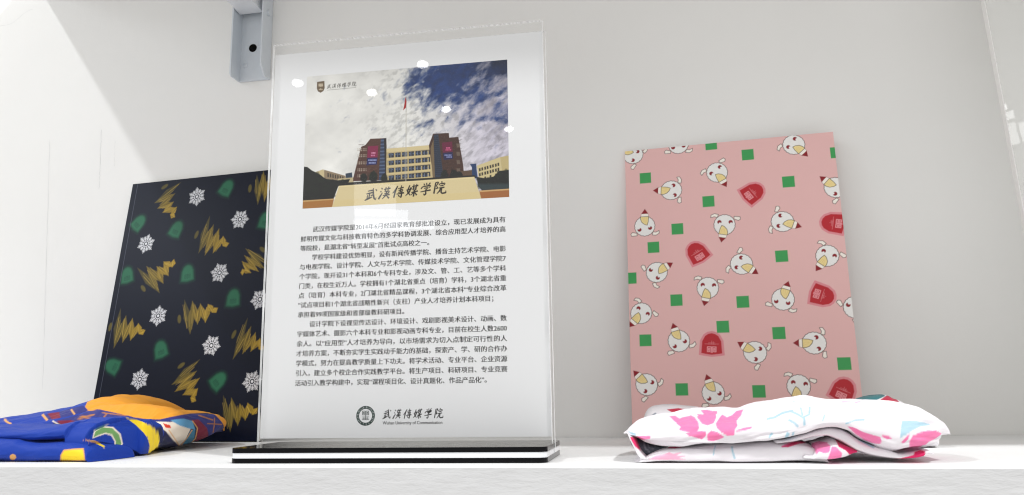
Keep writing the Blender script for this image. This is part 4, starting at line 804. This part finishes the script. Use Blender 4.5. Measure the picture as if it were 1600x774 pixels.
BLUE_FOLDS = [{"lo":[[-0.71797,0.0],[-0.49889,0.0]],"hi":[[-0.71797,0.02628],[-0.67236,0.02778],[-0.621,0.03357],[-0.57574,0.04053],[-0.55718,0.04403],[-0.54501,0.04822],[-0.53412,0.05055],[-0.52582,0.05042],[-0.51603,0.04841],[-0.50616,0.04455],[-0.49889,0.03828]],"yf":[[-0.62762,0.625],[-0.44955,0.65]],"yb":[[-0.62762,0.8],[-0.44955,0.79]],"n":2.1,"seed":41,"wr":0.0012,"base":"OR","k":[-0.78922,-0.01768],"prints":[[[[-1.00713,-1],[-0.00713,-1],[-0.00713,1],[-1.00713,1]],"BU"],[[[-0.04049,0.0012],[-0.04106,0.02209],[-0.0436,0.04168],[-0.02725,0.04174],[-0.01117,0.0418],[0.0049,0.04184],[0.02123,0.04187],[0.03831,0.04189],[0.05657,0.04189],[0.09392,0.04437],[0.11989,0.04532],[0.14255,0.04625],[0.15929,0.02923],[0.15363,0.01098],[0.1271,0.00752],[0.09725,0.00542],[0.06904,0.00242],[0.04332,-0.00049],[0.02562,0.00099],[0.00914,0.00147],[-0.00718,0.00154],[-0.02386,0.00109]],"NV"],[[[-0.10511,0.0338],[-0.11031,0.04226],[-0.0942,0.04425],[-0.07699,0.04625],[-0.05918,0.0482],[-0.04225,0.05016],[-0.02502,0.052],[-0.00845,0.05394],[-0.00102,0.04061],[-0.01819,0.0395],[-0.0354,0.03837],[-0.05267,0.03724],[-0.07014,0.03609],[-0.08766,0.03494]],"BU"],[[[-0.02159,0.03631],[-0.04013,0.03971],[-0.02394,0.04344],[-0.00772,0.04721],[0.00119,0.04979],[0.02632,0.04491],[0.05673,0.0394],[0.08416,0.04205],[0.1145,0.04497],[0.14268,0.04394],[0.15177,0.03542],[0.15354,0.0247],[0.14277,0.01564],[0.13626,0.01408],[0.13719,0.0248],[0.12395,0.03874],[0.09953,0.03767],[0.07763,0.03663],[0.05701,0.03566],[0.03147,0.03887],[0.015,0.0388],[-0.00084,0.03867]],"PN"],[[[-0.04957,0.04043],[-0.05303,0.04506],[-0.03416,0.04886],[-0.01452,0.05305],[-0.0078,0.04788],[-0.03145,0.04287]],"PN"],[[[-0.04499,0.04104],[-0.05102,0.04638],[-0.03864,0.04757],[-0.03596,0.04226]],"MR"],[[[-0.03353,0.03553],[-0.04013,0.03971],[-0.02504,0.04021],[-0.01869,0.03719]],"MR"],[[[0.12322,0.03101],[0.11285,0.03817],[0.12395,0.03874],[0.13546,0.02938],[0.13743,0.01871],[0.13219,0.01199],[0.11733,0.00863],[0.12378,0.02026]],"MR"],[[[0.06997,0.03254],[0.05348,0.03602],[0.06753,0.03754],[0.08441,0.03679],[0.10009,0.03766],[0.11639,0.02951],[0.10596,0.01823],[0.09871,0.01262],[0.08988,0.019],[0.08683,0.02659]],"CR"],[[[0.09704,0.03326],[0.08434,0.03866],[0.10208,0.03985],[0.11461,0.0374],[0.11998,0.02816],[0.11294,0.02953]],"DB"],[[[0.11322,0.02841],[0.11998,0.02816],[0.1196,0.0174],[0.11095,0.01122],[0.09733,0.00824],[0.10596,0.01823]],"TB"],[[[0.0866,0.03017],[0.07531,0.03595],[0.08483,0.0336],[0.08654,0.03068]],"LR"],[[[-0.05553,0.04644],[-0.05718,0.04509],[-0.05028,0.03952],[-0.04867,0.04083]],"OL"],[[[-0.09827,0.04255],[-0.09764,0.04099],[-0.08719,0.03648],[-0.08652,0.03801]],"OL"],[[[-0.02578,0.05029],[-0.02714,0.04936],[-0.02257,0.04467],[-0.02121,0.04557]],"OL"],[[[-0.04373,0.04024],[-0.04423,0.03924],[-0.03531,0.03504],[-0.03477,0.03603]],"CR"],[[[-0.01942,0.04155],[-0.01874,0.04005],[-0.00112,0.04441],[-0.00177,0.04593]],"OD"],[[[-0.01626,0.04476],[-0.01665,0.04328],[-0.00731,0.04059],[-0.0069,0.04206]],"OD"],[[[0.00716,0.04198],[0.00875,0.04111],[0.01179,0.04553],[0.01019,0.04641]],"OD"],[[[0.00608,0.04688],[0.00603,0.04596],[0.03275,0.04305],[0.03284,0.04398]],"OD"],[[[0.12281,0.04372],[0.12241,0.04242],[0.1411,0.03716],[0.14151,0.03846]],"OD"],[[[0.13435,0.0349],[0.13433,0.03383],[0.1522,0.03257],[0.15223,0.03364]],"OD"],[[[0.14351,0.04004],[0.1423,0.04016],[0.14176,0.02482],[0.14297,0.02471]],"OD"],[[[0.11762,0.03757],[0.11459,0.03708],[0.12358,0.02938],[0.12067,0.01916],[0.11066,0.01092],[0.09522,0.00854],[0.0956,0.00756],[0.11135,0.01003],[0.12178,0.01868],[0.12476,0.02955]],"OL"],[[[0.08426,0.02946],[0.08348,0.02899],[0.09352,0.01784],[0.09918,0.01166],[0.1,0.01212],[0.09432,0.01831]],"OL"],[[[0.09919,0.01217],[0.1,0.01161],[0.1084,0.01934],[0.11866,0.0277],[0.11776,0.02822],[0.10755,0.01988]],"OL"],[[[-0.0078,0.04788],[-0.01207,0.05194],[-0.01034,0.05677],[0.0066,0.06091],[0.03092,0.0684],[0.05025,0.06579],[0.08516,0.05787],[0.11214,0.05528],[0.13755,0.05238],[0.15641,0.04456],[0.16271,0.0292],[0.16193,0.0155],[0.14329,0.01177],[0.13974,0.01361],[0.14977,0.0186],[0.15466,0.02621],[0.15177,0.03542],[0.14268,0.04394],[0.1331,0.04556],[0.11448,0.04527],[0.09402,0.0429],[0.07105,0.03959],[0.0567,0.03981],[0.03941,0.0421],[0.02626,0.04557],[0.01359,0.04861],[0.00117,0.05005]],"OR"]]},{"lo":[[0.59781,0.00066],[0.62075,0.00109],[0.66127,0.0],[0.68376,0.00011],[0.71494,0.00342],[0.73139,0.0067],[0.74144,0.01048],[0.79331,0.01048]],"hi":[[0.59781,0.02549],[0.63718,0.02549],[0.64337,0.0319],[0.65159,0.03729],[0.66376,0.0422],[0.67688,0.04234],[0.69276,0.03949],[0.71654,0.03701],[0.74166,0.03564],[0.76372,0.0333],[0.78107,0.02769],[0.78905,0.02153],[0.79331,0.01609]],"yf":[[0.5978137841763765,0.449],[0.6278137841763766,0.437],[0.7,0.437],[0.745,0.443],[0.7933058620736309,0.47]],"yb":[[0.5978137841763765,0.56],[0.7933058620736309,0.56]],"n":2.2,"seed":43,"wr":0.001,"ax":"y","nl":2.8,"c":0.5,"base":"OR","k":[-0.66963,-0.03587],"prints":[[[[-0.10859,0.01596],[-0.10935,0.03434],[-0.12111,0.05344],[-0.10429,0.05345],[-0.08787,0.05348],[-0.07195,0.05354],[-0.05624,0.05362],[-0.04054,0.05368],[-0.02503,0.05378],[0.00397,0.05649],[0.02368,0.05799],[0.04527,0.0596],[0.06182,0.04362],[0.05434,0.0268],[0.02969,0.02405],[0.00644,0.02143],[-0.01495,0.01858],[-0.0357,0.01457],[-0.04956,0.01546],[-0.06363,0.0159],[-0.07812,0.01606],[-0.09331,0.016]],"NV"],[[[-0.17054,0.04526],[-0.17134,0.05327],[-0.15597,0.05509],[-0.14039,0.05687],[-0.12505,0.05866],[-0.11969,0.06194],[-0.10391,0.06401],[-0.08703,0.06585],[-0.07758,0.05229],[-0.09479,0.05117],[-0.11234,0.05004],[-0.12077,0.04853],[-0.13716,0.04745],[-0.15384,0.04636]],"BU"],[[[-0.09206,0.0477],[-0.11794,0.05145],[-0.10128,0.0552],[-0.08585,0.0591],[-0.07717,0.06168],[-0.05187,0.05665],[-0.02476,0.05144],[-0.00331,0.0542],[0.01963,0.05756],[0.04511,0.05734],[0.05385,0.04941],[0.05909,0.03907],[0.04405,0.0312],[0.03756,0.02995],[0.03838,0.03963],[0.02607,0.052],[0.0083,0.05049],[-0.00824,0.04918],[-0.02438,0.04799],[-0.04649,0.05073],[-0.06178,0.05053],[-0.07635,0.05027]],"PN"],[[[-0.11795,0.05157],[-0.12044,0.05585],[-0.11168,0.06065],[-0.09347,0.06507],[-0.08599,0.05977],[-0.10924,0.05466]],"PN"],[[[-0.12236,0.05278],[-0.11842,0.05705],[-0.11696,0.05948],[-0.11465,0.05412]],"MR"],[[[-0.10313,0.04694],[-0.11794,0.05145],[-0.10212,0.05191],[-0.0898,0.04855]],"MR"],[[[0.02469,0.0452],[0.01806,0.05124],[0.02607,0.052],[0.0363,0.04379],[0.03907,0.03403],[0.03439,0.02797],[0.02165,0.02498],[0.0255,0.03576]],"MR"],[[[-0.01411,0.04539],[-0.0273,0.04827],[-0.01597,0.04985],[-0.00295,0.04942],[0.00881,0.0505],[0.01847,0.04391],[0.0131,0.03339],[0.00751,0.02801],[0.00104,0.03374],[-0.00668,0.04155]],"CR"],[[[0.00605,0.04657],[-0.00308,0.05111],[0.01022,0.0525],[0.01967,0.05058],[0.02326,0.04254],[0.01535,0.04393]],"DB"],[[[0.01855,0.04258],[0.02326,0.04254],[0.02257,0.0331],[0.01685,0.02708],[0.00627,0.02403],[0.0131,0.03339]],"TB"],[[[-0.0069,0.04445],[-0.01009,0.04854],[-0.00275,0.04659],[-0.00141,0.04404]],"LR"],[[[-0.12256,0.05711],[-0.12432,0.05589],[-0.11863,0.0507],[-0.11711,0.05194]],"OL"],[[[-0.16056,0.05353],[-0.16162,0.05208],[-0.15323,0.04784],[-0.15247,0.04929]],"OL"],[[[-0.10461,0.06229],[-0.10575,0.06132],[-0.10022,0.05647],[-0.09899,0.05739]],"OL"],[[[-0.12116,0.05197],[-0.12163,0.05095],[-0.10482,0.04648],[-0.10427,0.04742]],"CR"],[[[-0.09608,0.05322],[-0.09543,0.05173],[-0.07818,0.05613],[-0.07889,0.05764]],"OD"],[[[-0.09346,0.0565],[-0.09371,0.055],[-0.08404,0.05228],[-0.08385,0.05377]],"OD"],[[[-0.06976,0.05369],[-0.06813,0.05283],[-0.06568,0.05726],[-0.0675,0.05817]],"OD"],[[[-0.07139,0.0586],[-0.07143,0.0577],[-0.04568,0.0548],[-0.04571,0.05572]],"OD"],[[[0.02637,0.05657],[0.02587,0.05533],[0.04275,0.05086],[0.0433,0.05209]],"OD"],[[[0.03611,0.04867],[0.03603,0.0477],[0.05396,0.04676],[0.05399,0.04776]],"OD"],[[[0.04551,0.05362],[0.04424,0.05369],[0.04304,0.0396],[0.0443,0.03949]],"OD"],[[[0.02011,0.05085],[0.01922,0.0503],[0.02502,0.04378],[0.02352,0.03465],[0.01659,0.02681],[0.00459,0.02427],[0.00493,0.0234],[0.01721,0.02601],[0.02455,0.03421],[0.0261,0.04393]],"OL"],[[[-0.00357,0.04299],[-0.00425,0.04258],[0.00369,0.03279],[0.00797,0.02707],[0.00872,0.02749],[0.00441,0.03319]],"OL"],[[[0.00796,0.02757],[0.00871,0.02703],[0.01491,0.03444],[0.02052,0.04234],[0.0197,0.04279],[0.01413,0.03493]],"OL"],[[[-0.08599,0.05977],[-0.09129,0.06403],[-0.08981,0.06881],[-0.07299,0.07259],[-0.05045,0.07894],[-0.03363,0.07617],[-0.00441,0.06882],[0.01804,0.06758],[0.04201,0.06562],[0.05921,0.05824],[0.065,0.0436],[0.0673,0.02989],[0.04414,0.02778],[0.04084,0.02947],[0.05083,0.03382],[0.06005,0.0406],[0.05385,0.04941],[0.04511,0.05734],[0.03652,0.0587],[0.01965,0.05786],[0.00404,0.05511],[-0.01329,0.05179],[-0.02479,0.05183],[-0.03959,0.05389],[-0.05193,0.0573],[-0.06458,0.0604],[-0.07719,0.06195]],"OR"],[[[-0.07009,0.03033],[-0.08418,0.05433],[-0.06011,0.05369],[-0.04685,0.05331],[-0.03918,0.05066],[-0.02528,0.04052],[-0.02112,0.03195],[-0.0214,0.02058],[-0.03705,0.01892],[-0.05134,0.0179]],"BU"],[[[-0.0421,0.05069],[-0.04769,0.05397],[-0.03941,0.05259],[-0.03036,0.04995],[-0.02134,0.04607],[-0.01444,0.04163],[-0.01181,0.03542],[-0.01355,0.02646],[-0.01493,0.02097],[-0.02218,0.02156],[-0.02109,0.0294],[-0.02271,0.03564],[-0.02731,0.04054],[-0.0354,0.04678]],"YE"],[[[-0.01444,0.04163],[-0.02139,0.0467],[-0.00972,0.04409],[-0.00532,0.01785],[-0.01525,0.01973],[-0.01341,0.02644],[-0.01181,0.03542]],"NV"],[[[-0.06734,0.03798],[-0.07265,0.03624],[-0.07189,0.04275],[-0.06572,0.04618],[-0.05564,0.04551],[-0.04762,0.03982],[-0.04485,0.03222],[-0.04785,0.02577],[-0.05097,0.02396],[-0.05251,0.02781],[-0.05221,0.03376],[-0.05591,0.03861],[-0.06144,0.03983]],"CR"],[[[-0.06708,0.03916],[-0.07153,0.03718],[-0.07071,0.04191],[-0.06512,0.0452],[-0.05619,0.04454],[-0.04896,0.03936],[-0.04615,0.03248],[-0.04877,0.0267],[-0.05055,0.02549],[-0.05151,0.02778],[-0.05107,0.03398],[-0.0551,0.03955],[-0.06132,0.04089]],"GN"],[[[-0.07026,0.03269],[-0.08151,0.03534],[-0.07045,0.03482],[-0.06203,0.0317],[-0.06322,0.02971]],"OL"]]},{"lo":[[-0.5926,0.01537],[-0.55431,0.01537],[-0.46246,0.01493],[-0.46128,0.0039],[-0.45149,0.00081],[-0.44315,0.00029],[-0.44016,0.01292],[-0.43498,0.0013]],"hi":[[-0.5926,0.02614],[-0.55485,0.02636],[-0.53453,0.02745],[-0.50837,0.02587],[-0.48847,0.02747],[-0.46994,0.03035],[-0.45761,0.03175],[-0.4463,0.03136],[-0.44496,0.02511],[-0.44206,0.01881],[-0.43873,0.0292],[-0.43498,0.0292]],"yf":[[-0.55431,0.552],[-0.44026,0.553],[-0.43464,0.603],[-0.43232,0.587],[-0.42855,0.563]],"yb":[[-0.55431,0.625],[-0.43696,0.64],[-0.43464,0.622],[-0.43094,0.632]],"n":2.3,"seed":51,"wr":0.0011,"nl":3.5,"base":"BU","k":[-0.76476,-0.04548],"prints":[[[[0.01757,0.05592],[0.01271,0.05912],[0.02027,0.05775],[0.02905,0.05547],[0.038,0.05188],[0.04567,0.04771],[0.04873,0.0415],[0.0467,0.03293],[0.04516,0.02821],[0.03709,0.02815],[0.03791,0.03559],[0.03564,0.04165],[0.03101,0.04644],[0.02349,0.0524]],"YE"],[[[0.04567,0.04771],[0.03793,0.05249],[0.05118,0.05024],[0.05502,0.02556],[0.04472,0.02704],[0.04684,0.03293],[0.04873,0.0415]],"NV"],[[[-0.01022,0.0437],[-0.0151,0.04206],[-0.01428,0.04817],[-0.00769,0.05145],[0.00219,0.05095],[0.00937,0.04555],[0.0121,0.03811],[0.01009,0.03145],[0.00669,0.03028],[0.00434,0.03385],[0.00437,0.0396],[0.00076,0.04432],[-0.00458,0.04547]],"CR"],[[[-0.00993,0.04481],[-0.01407,0.04294],[-0.01318,0.04738],[-0.00735,0.05054],[0.00133,0.05002],[0.00792,0.04509],[0.01071,0.03836],[0.00889,0.0323],[0.00705,0.03129],[0.00542,0.03382],[0.00556,0.03982],[0.00162,0.04523],[-0.0044,0.04649]],"GN"],[[[-0.01294,0.03871],[-0.02336,0.04123],[-0.01311,0.04071],[-0.0052,0.03771],[-0.00634,0.03579]],"OL"]]},{"lo":[[-0.56714,0.0],[-0.43424,0.0]],"hi":[[-0.56714,0.01877],[-0.53108,0.01932],[-0.51629,0.01973],[-0.5039,0.01941],[-0.49661,0.0169],[-0.48307,0.01512],[-0.46986,0.01555],[-0.4551,0.01645],[-0.44469,0.01422],[-0.43641,0.00984],[-0.43424,0.00064],[-0.42932,0.00549]],"yf":[[-0.54729,0.545],[-0.42843,0.545],[-0.42635,0.566]],"yb":[[-0.54729,0.6],[-0.42635,0.6]],"n":2.5,"seed":61,"wr":0.0009,"nl":3.5,"base":"BU","k":[-0.83572,-0.06067],"prints":[[[[0.01926,0.03415],[-0.00256,0.03388],[-0.00261,0.03852],[-0.00017,0.04232],[0.00872,0.04316],[0.01704,0.04347]],"OL"],[[[0.01821,0.03468],[-0.00144,0.03433],[-0.00157,0.03831],[0.00068,0.04145],[0.00879,0.04219],[0.01622,0.04238]],"YE"],[[[-0.0465,0.03521],[-0.04694,0.03691],[-0.0465,0.03858],[-0.04421,0.03924],[-0.04176,0.03835],[-0.04111,0.03658],[-0.0425,0.03499],[-0.04466,0.03453]],"OL"],[[[0.01497,0.0513],[0.01464,0.04997],[0.02655,0.04737],[0.03543,0.04381],[0.03609,0.04502],[0.02713,0.04866]],"YE"]]}]

def scarf(name, label, folds, m):
    grids = []
    for r in folds:
        P = roll_grid(r, 0.00055)
        C = paint_roll(P, CLOTH[r['base']], [(p, CLOTH[c]) for p, c in r['prints']], r['k'])
        grids.append((P, C, True, True))
    o = grids_mesh(name, grids, m)
    return tag(o, label, 'scarf')
satin = mat('white_satin_cloth', (0.8, 0.8, 0.8), 0.55, 0.3, attr='print', bump=(1400, 0.10, 0.0006, (1, 1, 1)), sheen=0.1)
twill = mat('blue_silk_cloth', (0.2, 0.2, 0.8), 0.62, 0.25, attr='print', bump=(1700, 0.25, 0.0006, (1, 1, 1)), sheen=0.05)
sb = satin.node_tree.nodes['Principled BSDF']; sb.inputs['Subsurface Weight'].default_value = 0.35; sb.inputs['Subsurface Scale'].default_value = 0.004; sb.inputs['Subsurface Radius'].default_value = (1, 1, 1)
scarf('folded_scarf', 'folded white scarf with pink petals and pale blue twigs before the pink notebook', WHITE_FOLDS, satin)
scarf('folded_scarf', 'folded royal blue scarf with orange and yellow borders before the dark notebook', BLUE_FOLDS, twill)
